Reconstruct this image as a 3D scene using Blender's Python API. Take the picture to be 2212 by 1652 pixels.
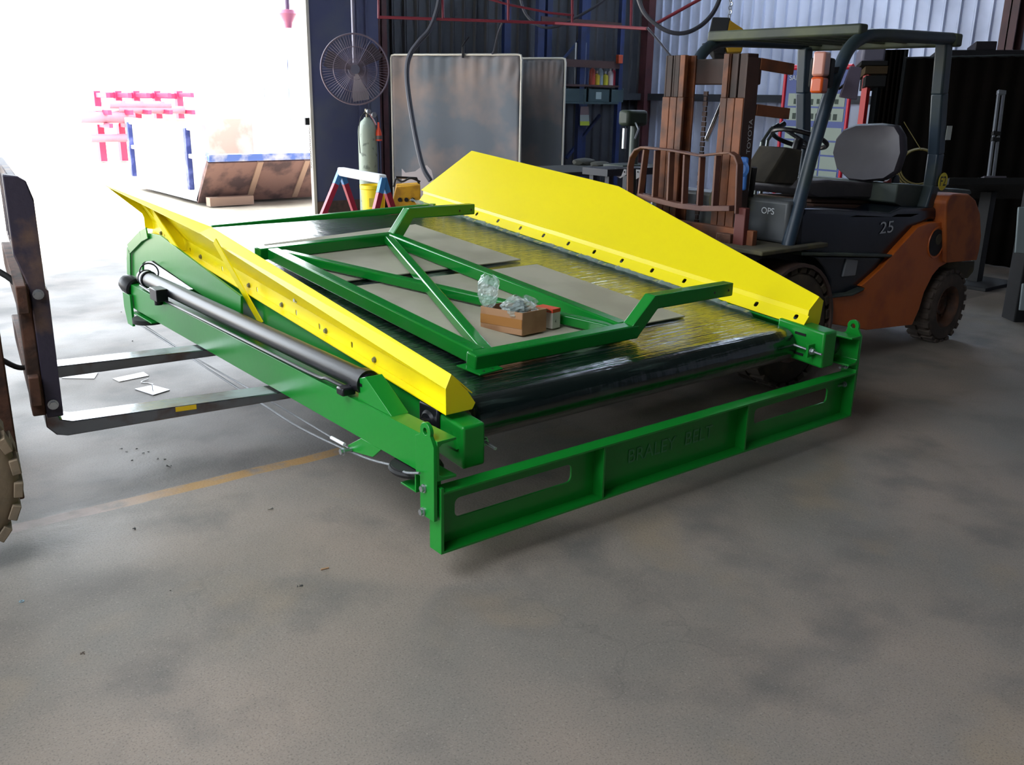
import bpy, bmesh, math, random
from mathutils import Vector, Matrix
from mathutils.geometry import tessellate_polygon
random.seed(7)
for o in list(bpy.data.objects): bpy.data.objects.remove(o)
SC = bpy.context.scene; COL = SC.collection
# ------------------------------------------------------------------ camera
# world frame: X runs along the front cross beam of the conveyor, Y along its side beams, Z up from the floor (metres)
CAM = Vector((-1.540, -2.291, 1.554)); FPX = 2007.07
_a, _p, _r = .6748, .2979, -.0177
_f = Vector((math.sin(_a)*math.cos(_p), math.cos(_a)*math.cos(_p), -math.sin(_p)))
_ri = Vector((math.cos(_a), -math.sin(_a), 0)); _d = _f.cross(_ri)
RI = _ri*math.cos(_r) + _d*math.sin(_r); DN = _d*math.cos(_r) - _ri*math.sin(_r); FW = _f
cd = bpy.data.cameras.new('camera'); cam = bpy.data.objects.new('camera', cd); COL.objects.link(cam)
cd.sensor_fit = 'HORIZONTAL'; cd.sensor_width = 36; cd.lens = FPX/2212*36; cd.clip_end = 500
m = Matrix((RI, -DN, -FW)).transposed().to_4x4(); m.translation = CAM; cam.matrix_world = m
SC.camera = cam
# ------------------------------------------------------------------ sky, sun, exposure
w = bpy.data.worlds.new('sky'); SC.world = w; w.use_nodes = True
bg = w.node_tree.nodes['Background']; bg.inputs[0].default_value = (.86, .93, 1, 1); bg.inputs[1].default_value = 1.0
sd = bpy.data.lights.new('sun', 'SUN'); sd.energy = 4; sd.angle = .02; sd.color = (1, .96, .9)
sun = bpy.data.objects.new('sun', sd); COL.objects.link(sun)
sun.rotation_euler = Vector((.25, .42, .87)).to_track_quat('Z', 'Y').to_euler()
def portal(loc, rot, sx, sy):
    l = bpy.data.lights.new('opening_portal', 'AREA'); l.shape = 'RECTANGLE'; l.size = sx; l.size_y = sy; l.cycles.is_portal = True  # sampling guide for the door and the added side and roof openings
    o = bpy.data.objects.new('opening_portal', l); COL.objects.link(o); o.location = loc; o.rotation_euler = rot
portal((-1.5, 9.25, 2.3), (math.radians(-90), 0, 0), 11, 4.6)
portal((-8.9, 1.9, 2.3), (0, math.radians(-90), 0), 4.6, 3.2)
portal((-4.4, -.2, 5.5), (0, 0, 0), 4.0, 4.8)
vs = SC.view_settings; SC.display_settings.display_device = 'sRGB'
vs.view_transform = 'Standard'; vs.look = 'None'; vs.gamma = 1; vs.use_curve_mapping = False; vs.exposure = 3.25
# ------------------------------------------------------------------ measuring helper: the point where a sight line meets a real plane
def PX(u, v, X=None, Y=None, Z=None, T=None, D=None, Q=None, N=None):
    d = FW + RI*((u-1106)/FPX) + DN*((v-826)/FPX)
    if D is not None: return CAM + d*D
    if X is not None: return CAM + d*((X-CAM.x)/d.x)
    if Y is not None: return CAM + d*((Y-CAM.y)/d.y)
    if Z is not None: return CAM + d*((Z-CAM.z)/d.z)
    if T is not None: Q, N = Vector((0, 0, T)), Vector((0, -math.sin(TL), math.cos(TL)))
    return CAM + d*((Q-CAM).dot(N)/d.dot(N))
TL = .0849; KT = math.tan(TL)
def TP(x, y, z0): return Vector((x, y, z0+y*KT))
V = Vector
# ------------------------------------------------------------------ materials
def lin(c):
    c = c.lstrip('#'); r = []
    for i in (0, 2, 4):
        s = int(c[i:i+2], 16)/255; r.append(s/12.92 if s <= .04045 else ((s+.055)/1.055)**2.4)
    return (*r, 1)
MATS = {}
def mat(name, col, rough=.5, metal=0, col2=None, scale=6, lo=.45, hi=.65, bump=0, bscale=60, coat=0, alpha=1, trans=0, stretch=None, detail=4, spec=.5):
    if name in MATS: return MATS[name]
    M = bpy.data.materials.new(name); M.use_nodes = True; nt = M.node_tree; N = nt.nodes; L = nt.links
    b = N['Principled BSDF']; b.inputs['Base Color'].default_value = lin(col); b.inputs['Roughness'].default_value = rough
    b.inputs['Metallic'].default_value = metal; b.inputs['Specular IOR Level'].default_value = spec; b.inputs['Coat Weight'].default_value = coat; b.inputs['Coat Roughness'].default_value = .08
    b.inputs['Alpha'].default_value = alpha; b.inputs['Transmission Weight'].default_value = trans
    tc = N.new('ShaderNodeTexCoord'); src = tc.outputs['Object']
    if stretch:
        mp = N.new('ShaderNodeMapping'); mp.inputs['Scale'].default_value = stretch; L.new(src, mp.inputs[0]); src = mp.outputs[0]
    if col2:
        n = N.new('ShaderNodeTexNoise'); n.inputs['Scale'].default_value = scale; n.inputs['Detail'].default_value = detail; L.new(src, n.inputs['Vector'])
        r = N.new('ShaderNodeMapRange'); r.inputs[1].default_value = lo; r.inputs[2].default_value = hi; L.new(n.outputs['Fac'], r.inputs[0])
        x = N.new('ShaderNodeMix'); x.data_type = 'RGBA'; x.inputs[6].default_value = lin(col); x.inputs[7].default_value = lin(col2)
        L.new(r.outputs[0], x.inputs[0]); L.new(x.outputs[2], b.inputs['Base Color'])
    if bump:
        n2 = N.new('ShaderNodeTexNoise'); n2.inputs['Scale'].default_value = bscale; n2.inputs['Detail'].default_value = 3; L.new(src, n2.inputs['Vector'])
        bp = N.new('ShaderNodeBump'); bp.inputs['Strength'].default_value = bump; bp.inputs['Distance'].default_value = .01
        L.new(n2.outputs['Fac'], bp.inputs['Height']); L.new(bp.outputs[0], b.inputs['Normal'])
    MATS[name] = M; return M
GREEN = mat('green_paint', '#12872b', .28, bump=.03, bscale=25)
GREEN2 = mat('green_paint_gloss', '#0f7d2a', .16, bump=.02, bscale=18)
YEL = mat('yellow_paint', '#fbe80c', .35, bump=.03, bscale=14)
BLACK = mat('black_steel', '#15151b', .35, .1)
RUBB = mat('black_rubber', '#1b1b1c', .7)
STEEL = mat('zinc_steel', '#b8bcc2', .3, .9)
CHROME = mat('chrome', '#e8e8ec', .12, 1)
CABLE = mat('wire_rope', '#85888c', .4, .6, bump=.4, bscale=300)
CARD = mat('grey_cardboard', '#aca894', .85, col2='#a09c88', scale=3)
KRAFT = mat('kraft_cardboard', '#b08562', .8, col2='#9c7150', scale=9)
TAPE = mat('brown_tape', '#a9743f', .35)
# ------------------------------------------------------------------ mesh builder
class MB:
    def __init__(s): s.v = []; s.f = []
    def add(s, vs, fs):
        k = len(s.v); s.v += [V(p) for p in vs]; s.f += [tuple(i+k for i in q) for q in fs]; return s
    def obox(s, c, ax, ay, az):
        c = V(c); vs = [c+ax*i+ay*j+az*k for k in (-1, 1) for j in (-1, 1) for i in (-1, 1)]
        return s.add(vs, [(0, 2, 3, 1), (4, 5, 7, 6), (0, 1, 5, 4), (2, 6, 7, 3), (0, 4, 6, 2), (1, 3, 7, 5)])
    def box(s, x0, x1, y0, y1, z0, z1):
        return s.obox(((x0+x1)/2, (y0+y1)/2, (z0+z1)/2), V(((x1-x0)/2, 0, 0)), V((0, (y1-y0)/2, 0)), V((0, 0, (z1-z0)/2)))
    def bar(s, p0, p1, w, h, up=(0, 0, 1)):
        p0, p1 = V(p0), V(p1); d = (p1-p0).normalized(); sd = d.cross(V(up)).normalized(); u = sd.cross(d).normalized()
        return s.obox((p0+p1)/2, (p1-p0)/2, sd*w/2, u*h/2)
    def prism(s, pts, vec):
        vec = V(vec); n = len(pts); pts = [V(p) for p in pts]
        tr = tessellate_polygon([pts]) if n > 4 else None
        if tr:
            k = len(s.v); s.v += pts+[p+vec for p in pts]
            for t in tr: s.f.append(tuple(k+i for i in t)); s.f.append(tuple(k+n+i for i in reversed(t)))
            s.f += [(k+i, k+(i+1) % n, k+n+(i+1) % n, k+n+i) for i in range(n)]
            return s
        return s.add(pts+[p+vec for p in pts], [tuple(range(n))[::-1], tuple(range(n, 2*n))]+[(i, (i+1) % n, n+(i+1) % n, n+i) for i in range(n)])
    def plate(s, pts, th):
        pts = [V(p) for p in pts]; n = V((0, 0, 0))
        for i in range(len(pts)): n += (pts[i]-pts[0]).cross(pts[(i+1) % len(pts)]-pts[0])
        n.normalize(); return s.prism([p-n*th/2 for p in pts], n*th)
    def holed(s, outer, holes, o, ax, ay, vec):
        loops = [outer]+holes; o, ax, ay, vec = V(o), V(ax), V(ay), V(vec); flat = [p for l in loops for p in l]
        tr = tessellate_polygon([[V((p[0], p[1], 0)) for p in l] for l in loops]); n = len(flat); k = len(s.v)
        b = [o+ax*p[0]+ay*p[1] for p in flat]; s.v += b+[p+vec for p in b]
        for t in tr: s.f.append(tuple(k+i for i in t)); s.f.append(tuple(k+n+i for i in reversed(t)))
        q = 0
        for l in loops:
            m_ = len(l); s.f += [(k+q+i, k+q+(i+1) % m_, k+n+q+(i+1) % m_, k+n+q+i) for i in range(m_)]; q += m_
        return s
    def ring(s, c, a, b, r, n): return [c+a*(r*math.cos(6.28318*i/n))+b*(r*math.sin(6.28318*i/n)) for i in range(n)]
    def tube(s, pts, r, n=10, caps=True):
        pts = [V(p) for p in pts]; k0 = len(s.v); m_ = len(pts); pu = None
        for i, p in enumerate(pts):
            d = (pts[min(i+1, m_-1)]-pts[max(i-1, 0)]).normalized()
            if pu is None: pu = V((0, 0, 1)) if abs(d.z) < .9 else V((1, 0, 0))
            a = d.cross(pu).normalized(); pu = a.cross(d).normalized()
            rr = r[i] if isinstance(r, (list, tuple)) else r
            s.v += s.ring(p, a, pu, rr, n)
        for i in range(m_-1):
            for j in range(n): s.f.append((k0+i*n+j, k0+i*n+(j+1) % n, k0+(i+1)*n+(j+1) % n, k0+(i+1)*n+j))
        if caps: s.f.append(tuple(k0+j for j in range(n))[::-1]); s.f.append(tuple(k0+(m_-1)*n+j for j in range(n)))
        return s
    def cyl(s, p0, p1, r, n=20, r2=None): return s.tube([p0, p1], [r, r if r2 is None else r2], n)
    def lathe(s, prof, c, axis=(0, 0, 1), n=24):
        c, ax = V(c), V(axis).normalized(); a = ax.cross(V((0, 0, 1)) if abs(ax.z) < .9 else V((1, 0, 0))).normalized(); b = ax.cross(a)
        k = len(s.v)
        for r, z in prof: s.v += s.ring(c+ax*z, a, b, max(r, 1e-4), n)
        for i in range(len(prof)-1):
            for j in range(n): s.f.append((k+i*n+j, k+i*n+(j+1) % n, k+(i+1)*n+(j+1) % n, k+(i+1)*n+j))
        return s
    def torus(s, c, axis, R, r, n=32, m_=8):
        c, ax = V(c), V(axis).normalized(); a = ax.cross(V((0, 0, 1)) if abs(ax.z) < .9 else V((1, 0, 0))).normalized(); b = ax.cross(a); k = len(s.v)
        for i in range(n):
            t = 6.28318*i/n; d = a*math.cos(t)+b*math.sin(t)
            s.v += [c+d*(R+r*math.cos(6.28318*j/m_))+ax*(r*math.sin(6.28318*j/m_)) for j in range(m_)]
        for i in range(n):
            for j in range(m_): s.f.append((k+i*m_+j, k+((i+1) % n)*m_+j, k+((i+1) % n)*m_+(j+1) % m_, k+i*m_+(j+1) % m_))
        return s
    def hexbolt(s, c, axis, r, h):
        c, ax = V(c), V(axis).normalized(); s.cyl(c, c+ax*h*.35, r*1.35, 14); return s.cyl(c+ax*h*.3, c+ax*h, r, 6)
    def build(s, name, mt, parent=None, bevel=0, smooth=35, seg=2):
        me = bpy.data.meshes.new(name)
        if parent is None:
            lo = [min(p[i] for p in s.v) for i in range(3)]; hi = [max(p[i] for p in s.v) for i in range(3)]; off = V(((lo[0]+hi[0])/2, (lo[1]+hi[1])/2, lo[2]))
        else:
            off = V((0, 0, 0)); q = parent
            while q: off += q.location; q = q.parent
        me.from_pydata([p-off for p in s.v], [], s.f); me.materials.append(mt); me.update()
        bm = bmesh.new(); bm.from_mesh(me); bmesh.ops.recalc_face_normals(bm, faces=bm.faces); bm.to_mesh(me); bm.free()
        if smooth:
            me.shade_smooth(); me.set_sharp_from_angle(angle=math.radians(smooth))
        o = bpy.data.objects.new(name, me); COL.objects.link(o)
        if parent is None: o.location = off
        else: o.parent = parent
        if bevel:
            b = o.modifiers.new('bevel', 'BEVEL'); b.width = bevel; b.segments = seg; b.limit_method = 'ANGLE'; b.angle_limit = math.radians(40); b.harden_normals = False
        return o
def tag(o, label, cat, group=None):
    o['label'] = label; o['category'] = cat
    if group: o['group'] = group
    return o
def thing(name, label, cat, loc=(0, 0, 0), group=None):
    o = bpy.data.objects.new(name, None); COL.objects.link(o); o.location = loc; o.empty_display_size = .1
    return tag(o, label, cat, group)
def struct(name, mb, m_, parent=None, **k):
    o = mb.build(name, m_, parent, **k)
    if parent is None: o['kind'] = 'structure'
    return o
def dup(root, delta, label, group=None):
    r = root.copy(); COL.objects.link(r); r.location = root.location+V(delta); r['label'] = label
    if group: r['group'] = group
    for ch in list(root.children):
        c = ch.copy(); COL.objects.link(c); c.parent = r
        for g in ch.children:
            d = g.copy(); COL.objects.link(d); d.parent = c
    return r
def text(name, s, mt, parent, o, ax, ay, width, depth=.002, hs=1):
    cu = bpy.data.curves.new('t', 'FONT'); cu.body = s; cu.size = 1; cu.extrude = 0; ob = bpy.data.objects.new('t', cu); COL.objects.link(ob)
    dg = bpy.context.evaluated_depsgraph_get(); me = bpy.data.meshes.new_from_object(ob.evaluated_get(dg)); bpy.data.objects.remove(ob)
    xs = [v.co.x for v in me.vertices]; k = width/(max(xs)-min(xs)); x0 = min(xs); ax, ay = V(ax).normalized(), V(ay).normalized(); n = ax.cross(ay)
    m_ = MB(); m_.add([V(o)+ax*((v.co.x-x0)*k)+ay*(v.co.y*k*hs)+n*depth for v in me.vertices], [tuple(p.vertices) for p in me.polygons])
    return m_.build(name, mt, parent, smooth=0)
def rrect(x0, x1, y0, y1, r, n=4):
    out = []
    for cx, cy, a0 in ((x1-r, y1-r, 0), (x0+r, y1-r, 90), (x0+r, y0+r, 180), (x1-r, y0+r, 270)):
        out += [(cx+r*math.cos(math.radians(a0+90*i/n)), cy+r*math.sin(math.radians(a0+90*i/n))) for i in range(n+1)]
    return out
def circ(cx, cy, r, n=14, ry=None): return [(cx+r*math.cos(6.28318*i/n), cy+(ry or r)*math.sin(6.28318*i/n)) for i in range(n)]
def smooth_path(pts, n=6):
    pts = [V(p) for p in pts]; P = [pts[0]*2-pts[1]]+pts+[pts[-1]*2-pts[-2]]; out = []
    for i in range(1, len(P)-2):
        for k in range(n):
            t = k/n; a, b, c, d = P[i-1:i+3]
            out.append(.5*((2*b)+(c-a)*t+(2*a-5*b+4*c-d)*t*t+(3*b-3*c+d-a)*t**3))
    return out+[pts[-1]]
# ================================================================== THE BUILDING
def floor_mat():
    M = bpy.data.materials.new('concrete_floor'); M.use_nodes = True; nt = M.node_tree; N = nt.nodes; L = nt.links; b = N['Principled BSDF']; b.inputs['Specular IOR Level'].default_value = .3
    g = N.new('ShaderNodeNewGeometry'); pos = g.outputs['Position']
    def noise(sc, det, src=pos, rough=.5):
        n = N.new('ShaderNodeTexNoise'); n.inputs['Scale'].default_value = sc; n.inputs['Detail'].default_value = det; n.inputs['Roughness'].default_value = rough; L.new(src, n.inputs['Vector']); return n.outputs['Fac']
    def mr(s, a, c, d=0, e=1):
        n = N.new('ShaderNodeMapRange'); n.inputs[1].default_value = a; n.inputs[2].default_value = c; n.inputs[3].default_value = d; n.inputs[4].default_value = e; L.new(s, n.inputs[0]); return n.outputs[0]
    def mix(f, a, c):
        n = N.new('ShaderNodeMix'); n.data_type = 'RGBA'
        if f is not None: L.new(f, n.inputs[0])
        for i, q in ((6, a), (7, c)):
            if isinstance(q, str): n.inputs[i].default_value = lin(q)
            else: L.new(q, n.inputs[i])
        return n.outputs[2]
    def mth(op, a, c):
        n = N.new('ShaderNodeMath'); n.operation = op
        for i, q in ((0, a), (1, c)):
            if isinstance(q, (int, float)): n.inputs[i].default_value = q
            elif q is not None: L.new(q, n.inputs[i])
        return n.outputs[0]
    c = mix(mr(noise(.9, 5), .38, .62), '#95877b', '#7e7870')
    c = mix(mr(noise(2.6, 6), .5, .7), c, '#706b65')
    c = mix(mr(noise(1.7, 3), .58, .72, 0, .5), c, '#98866f')
    sp = mr(noise(170, 3), .52, .72, 0, .55); c = mix(sp, c, '#4a4844')
    sp2 = mr(noise(120, 2), .6, .75, 0, .5); c = mix(sp2, c, '#a29b90')
    mp = N.new('ShaderNodeMapping'); mp.inputs['Scale'].default_value = (1, 1, 1); L.new(pos, mp.inputs[0])
    vor = N.new('ShaderNodeTexVoronoi'); vor.feature = 'DISTANCE_TO_EDGE'; vor.inputs['Scale'].default_value = .55
    nv = N.new('ShaderNodeTexNoise'); nv.inputs['Scale'].default_value = 3; nv.inputs['Detail'].default_value = 6; L.new(pos, nv.inputs['Vector'])
    va = N.new('ShaderNodeVectorMath'); va.operation = 'MULTIPLY_ADD'; va.inputs[1].default_value = (.5, .5, .5); L.new(nv.outputs['Color'], va.inputs[0]); L.new(pos, va.inputs[2]); L.new(va.outputs[0], vor.inputs['Vector'])
    cr = mth('MULTIPLY', mr(vor.outputs['Distance'], 0, .004, 1, 0), mr(noise(.8, 2), .5, .62)); c = mix(mth('MULTIPLY', cr, .22), c, '#4a4846')
    # worn yellow line painted along the bay
    sx = N.new('ShaderNodeSeparateXYZ'); L.new(pos, sx.inputs[0])
    wob = mth('MULTIPLY_ADD', noise(1.6, 2), .06); N.active = None
    dy = mth('ABSOLUTE', mth('SUBTRACT', mth('ADD', sx.outputs['Y'], mth('MULTIPLY', noise(2.2, 3), .05)), 1.305), 0)
    ln = mth('MULTIPLY', mr(dy, .034, .042, 1, 0), mr(noise(9, 5), .33, .52, .15, .9))
    ends = mr(sx.outputs['X'], 2.55, 2.75, 1, 0)
    lc = mix(mr(sx.outputs['X'], -.75, -.35), '#a58f86', '#b3853a')
    c = mix(mth('MULTIPLY', ln, ends), c, lc)
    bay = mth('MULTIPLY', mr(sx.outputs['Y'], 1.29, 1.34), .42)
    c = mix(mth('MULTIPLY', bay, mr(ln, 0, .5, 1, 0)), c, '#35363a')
    L.new(c, b.inputs['Base Color'])
    L.new(mr(noise(1.3, 5), .35, .7, .46, .66), b.inputs['Roughness'])
    bp = N.new('ShaderNodeBump'); bp.inputs['Strength'].default_value = .25; bp.inputs['Distance'].default_value = .004
    L.new(mth('ADD', noise(90, 4), mth('MULTIPLY', noise(12, 4), 2.0)), bp.inputs['Height']); L.new(bp.outputs[0], b.inputs['Normal'])
    return M
FLOOR = floor_mat()
XL, XR, YB, YF = -9.0, 10.5, 9.3, -9.0; HR = 5.5
struct('floor', MB().box(XL, XR, YF, YB+.25, -.1, 0), FLOOR, smooth=0)
YARD = mat('yard_ground', '#a89f8f', .95, col2='#8d8474', scale=1.5, bump=.4, bscale=20)
struct('ground', MB().box(-70, 90, YB+.25, 150, -.2, -.02).box(-70, XL, -80, YB+.25, -.2, -.02), YARD, smooth=0)
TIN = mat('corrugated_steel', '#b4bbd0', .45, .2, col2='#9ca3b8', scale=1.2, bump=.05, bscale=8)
TIN2 = mat('corrugated_steel_shaded', '#33353a', .55, .2, col2='#2a2c31', scale=1.2)  # darker copy of the sheeting, back wall shade put into the colour
CLAD = mat('roof_steel', '#56595c', .7, .1)
def ribbed(p0, p1, z0, z1, nrm, pitch=.2, back=.02):
    """trimdek style sheeting: flat pan, trapezoid rib"""
    p0, p1, nrm = V(p0), V(p1), V(nrm); d = (p1-p0); L_ = d.length; d.normalize(); prof = []; x = 0
    while x < L_:
        for dx, h in ((0, 0), (.115, 0), (.13, .005), (.145, 0), (.16, .029), (.18, .029)): prof.append((min(x+dx, L_), h))
        x += pitch
    prof.append((L_, 0)); n = len(prof); m_ = MB(); vs = []
    for z in (z0, z1): vs += [p0+d*a+nrm*h+V((0, 0, z)) for a, h in prof]
    for z in (z0, z1): vs += [p0+d*a-nrm*back+V((0, 0, z)) for a, h in (prof[0], prof[-1])]
    fs = [(i, i+1, n+i+1, n+i) for i in range(n-1)]+[(2*n, 2*n+1, 2*n+3, 2*n+2)]
    return m_.add(vs, fs)
DOORX = 4.10
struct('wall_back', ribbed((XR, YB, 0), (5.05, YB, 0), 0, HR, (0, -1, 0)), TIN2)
struct('wall_back_2', MB().box(XL, -7.0, YB, YB+.08, 0, HR).box(-7, 5.05, YB, YB+.08, 4.6, HR), CLAD, smooth=0)
struct('wall_right', ribbed((XR, YF, 0), (XR, YB, 0), 0, HR, (-1, 0, 0)), TIN)
struct('wall_left', MB().box(XL-.08, XL, YF, .3, 0, HR).box(XL-.08, XL, 3.5, YB, 0, HR).box(XL-.08, XL, .3, 3.5, 4.6, HR), CLAD, smooth=0)  # unseen side opening added to light the left-facing sides
struct('wall_front', MB().box(XL, XR, YF-.08, YF, 0, HR), CLAD, smooth=0)
struct('ceiling', MB().box(XL, 8.5, 2.2, YB, HR, HR+.06).box(XL, 8.5, YF, -2.6, HR, HR+.06).box(XL, -6.4, -2.6, 2.2, HR, HR+.06).box(-2.4, 8.5, -2.6, 2.2, HR, HR+.06).box(8.5, 10.1, YF, 3.5, HR, HR+.06).box(8.5, 10.1, 8.0, YB, HR, HR+.06).box(10.1, XR, YF, YB, HR, HR+.06), CLAD, smooth=0)  # two unseen roof gaps added and placed to let sky light in
SKY = bpy.data.materials.new('added_light_diffuser'); SKY.use_nodes = True; n_ = SKY.node_tree.nodes; n_.remove(n_['Principled BSDF']); tb_ = n_.new('ShaderNodeBsdfTranslucent'); tb_.inputs[0].default_value = (.66, .72, .80, 1); SKY.node_tree.links.new(tb_.outputs[0], n_['Material Output'].inputs[0])
struct('added_skylight', MB().box(8.5, 10.1, 3.5, 8.0, HR+.02, HR+.024), SKY, smooth=0)  # unseen sheet added to soften the sun through the right roof gap
# steel frame of the shed
REDC = mat('oxide_red_steel', '#4d2a2c', .55, col2='#3b2124', scale=3)
struct('trim_1', MB().box(5.12, 5.30, YB-.26, YB-.24, 0, HR).box(5.12, 5.30, YB-.06, YB-.04, 0, HR).box(5.20, 5.22, YB-.26, YB-.04, 0, HR), REDC)
cy = PX(2192, 40, X=XR-.12).y
struct('trim_2', MB().box(XR-.25, XR-.23, cy-.09, cy+.09, 0, HR).box(XR-.06, XR-.04, cy-.09, cy+.09, 0, HR).box(XR-.25, XR-.04, cy-.008, cy+.008, 0, HR), REDC)
struct('trim_3', MB().box(XR-.2, XR-.04, YB-.2, YB-.05, 0, HR), REDC)
GIRT = mat('dark_girt', '#2a2d33', .6)
zg = PX(1390, 206, Y=YB-.06).z
struct('trim_4', MB().box(5.3, XR-.2, YB-.12, YB-.03, zg-.08, zg+.03), GIRT)
struct('trim_5', MB().box(XR-.12, XR-.03, -8, YB-.2, zg-.08, zg+.03), GIRT)
# big sliding door, pushed open: flat sheet with folded seams
DOORM = mat('blue_grey_door_paint', '#43486a', .5, col2='#4f5468', scale=1.6, bump=.06, bscale=5)
dr = thing('door_1', 'tall blue-grey sliding steel door beside the bright opening, slid back against the shed wall', 'door', (4.6, YB-.3, 0)); dr['kind'] = 'structure'
del dr['category']
MB().box(DOORX, 5.12, YB-.34, YB-.30, .02, 4.8).build('door_sheet', DOORM, dr, smooth=0)
MB().box(DOORX-.012, DOORX+.03, YB-.36, YB-.29, 0, 4.8).build('door_edge', mat('pale_edge_angle', '#b9b5ac', .6), dr, bevel=.004)
MB().box(4.80, 4.83, YB-.36, YB-.34, .02, 4.8).box(4.93, 4.95, YB-.36, YB-.34, .02, 4.8).build('door_seam', DOORM, dr)
MB().box(DOORX, 5.12, YB-.352, YB-.34, .02, .2).build('kick_plate', mat('rusty_kick_plate', '#5a463f', .7, col2='#3f3532', scale=9), dr)
lk = PX(663, 262, Y=YB-.36)
MB().box(lk.x-.03, lk.x+.03, YB-.38, YB-.34, lk.z-.045, lk.z+.045).build('latch_box', BLACK, dr, bevel=.004)
ch = MB()
for i in range(22): ch.torus((lk.x+.03, YB-.365, lk.z-.07-i*.024), (1, 0, 0) if i % 2 else (0, 1, 0), .011, .003, 8, 5)
ch.build('chain', BLACK, dr)
# ================================================================== THE CONVEYOR
cv = thing('belt_conveyor', 'green and yellow belt conveyor frame resting on the forklift tines, belt wrapped in film', 'conveyor', (1.2, 1.6, .11))
ZB = .11
def chan(m_, x0, x1, y0, y1, z0, z1, t_, tf):  # channel with web at x0, flanges to x1
    m_.box(min(x0, x0+t_), max(x0, x0+t_), y0, y1, z0, z1); m_.box(min(x0, x1), max(x0, x1), y0, y1, z0, z0+tf); m_.box(min(x0, x1), max(x0, x1), y0, y1, z1-tf, z1)
def segchan(x0, x1, sgn):
    m_ = MB(); z0, z1 = .369, .506
    pr = [(0, z0), (.075, z0), (.075, z0+.008), (.02, z0+.012), (.008, z0+.022), (.008, z1-.022), (.02, z1-.012), (.075, z1-.008), (.075, z1), (0, z1)]
    return m_.prism([V((x0+sgn*a, .008, z)) for a, z in pr], (0, 3.13, 0))
segchan(0, .075, 1).build('side_beam', GREEN, cv, bevel=.0015)
segchan(2.4, 2.325, -1).build('side_beam', GREEN, cv, bevel=.0015)
# lifting lug / end plates
def lug(x, sgn, dz=0):
    c = (.056, .530+dz); pts = [(.008, .231), (.008, .49+dz)]
    pts += [(c[0]+.03*math.cos(math.radians(a)), c[1]+.03*math.sin(math.radians(a))) for a in range(200, -21, -20)]
    pts += [(.090, .512), (.115, .500), (.115, .375), (.090, .365), (.090, .231)]
    return MB().holed(pts, [circ(c[0], c[1], .012)], (x, 0, 0), (0, 1, 0), (0, 0, 1), (sgn*.014, 0, 0)).build('lifting_lug', GREEN, cv, bevel=.0015)
lug(-.014, 1); lug(2.4, 1, .015)
# front cross beam, a channel laid on its side with two windows
cb = MB().holed(rrect(.02, 2.38, ZB, .33, .001, 1), [rrect(.10, .625, .197, .268, .022), rrect(1.70, 2.25, .197, .268, .022)], (0, .054, 0), (1, 0, 0), (0, 0, 1), (0, .008, 0))
cb.box(.02, 2.38, 0, .056, .322, .33).box(.02, 2.38, 0, .056, ZB, ZB+.008).build('cross_beam', GREEN, cv, bevel=.0015)
for x in (.738, 1.580): MB().box(x, x+.010, .003, .055, ZB+.008, .322).build('stiffener', GREEN, cv, bevel=.001)
for x in (.008, 2.38): MB().box(x, x+.012, 0, .068, ZB, .345).build('end_plate', GREEN, cv, bevel=.001)
for w_, x_, l_ in (('BRALEY', .92, .27), ('BELT', 1.25, .17)): text('raised_lettering', w_, mat('green_paint_letter', '#3c8f58', .3), cv, (x_, .0535, .20), (1, 0, 0), (0, 0, 1), l_, .0015)
# the second cross beam at the far end and the belt pulleys below
MB().box(.02, 2.38, 3.05, 3.10, .30, .45).build('rear_cross_beam', GREEN, cv, bevel=.0015)
b_ = MB()
for x, sg in ((-.014, -1), (2.414, 1)):
    for y, z in ((.064, .331), (.071, .246)):
        MB().hexbolt((x, y, z), (sg, 0, 0), .011, .014).build('bolt', STEEL, cv)
for y, z in ((.055, .352), (.050, .262)):
    MB().hexbolt((2.385, y, z), (-1, 0, 0), .011, .018).cyl((2.38, y, z), (2.33, y, z), .006, 8).build('bolt', STEEL, cv)
# belt frame side rails (sloping up to the far end)
def rail(x0, x1, y0, y1, zt, h, outer):
    m_ = MB(); t_ = .009
    for a, b2 in ((zt-t_, zt), (zt-h, zt-h+t_)): m_.prism([TP(x0, y0, a), TP(x1, y0, a), TP(x1, y0, b2), TP(x0, y0, b2)], (0, y1-y0, (y1-y0)*KT))
    xa, xb = (x0, x0+t_) if outer < 0 else (x1-t_, x1)
    m_.prism([TP(xa, y0, zt-h), TP(xb, y0, zt-h), TP(xb, y0, zt), TP(xa, y0, zt)], (0, y1-y0, (y1-y0)*KT)); return m_
rail(.172, .235, .30, 3.25, .503, .178, -1).build('belt_rail', GREEN, cv, bevel=.001)
rail(2.165, 2.235, .30, 3.45, .53, .178, 1).build('belt_rail', GREEN, cv, bevel=.001)
# take-up boxes at the near corners
def tbox(x0, x1, y0, y1, z0, z1, holes=()):
    m_ = MB().prism([TP(x0, y0, z0), TP(x1, y0, z0), TP(x1, y0, z1), TP(x0, y0, z1)], (0, y1-y0, (y1-y0)*KT)); return m_.build('take_up_box', GREEN, cv, bevel=.010, seg=3)
tbox(.17, .265, .105, .33, .326, .480); tbox(2.15, 2.25, .04, .30, .375, .545)
hol = mat('hole_shade', '#050807', .9)  # solid dark pieces painted as the shade inside slots and holes
for u, v in ((1729, 722), (1723, 764)):
    p = PX(u, v, X=2.1485); MB().bar(p-V((0, .03, -.001)), p+V((0, .03, .004)), .003, .012).build('slot_shade', hol, cv, bevel=.001)
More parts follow.
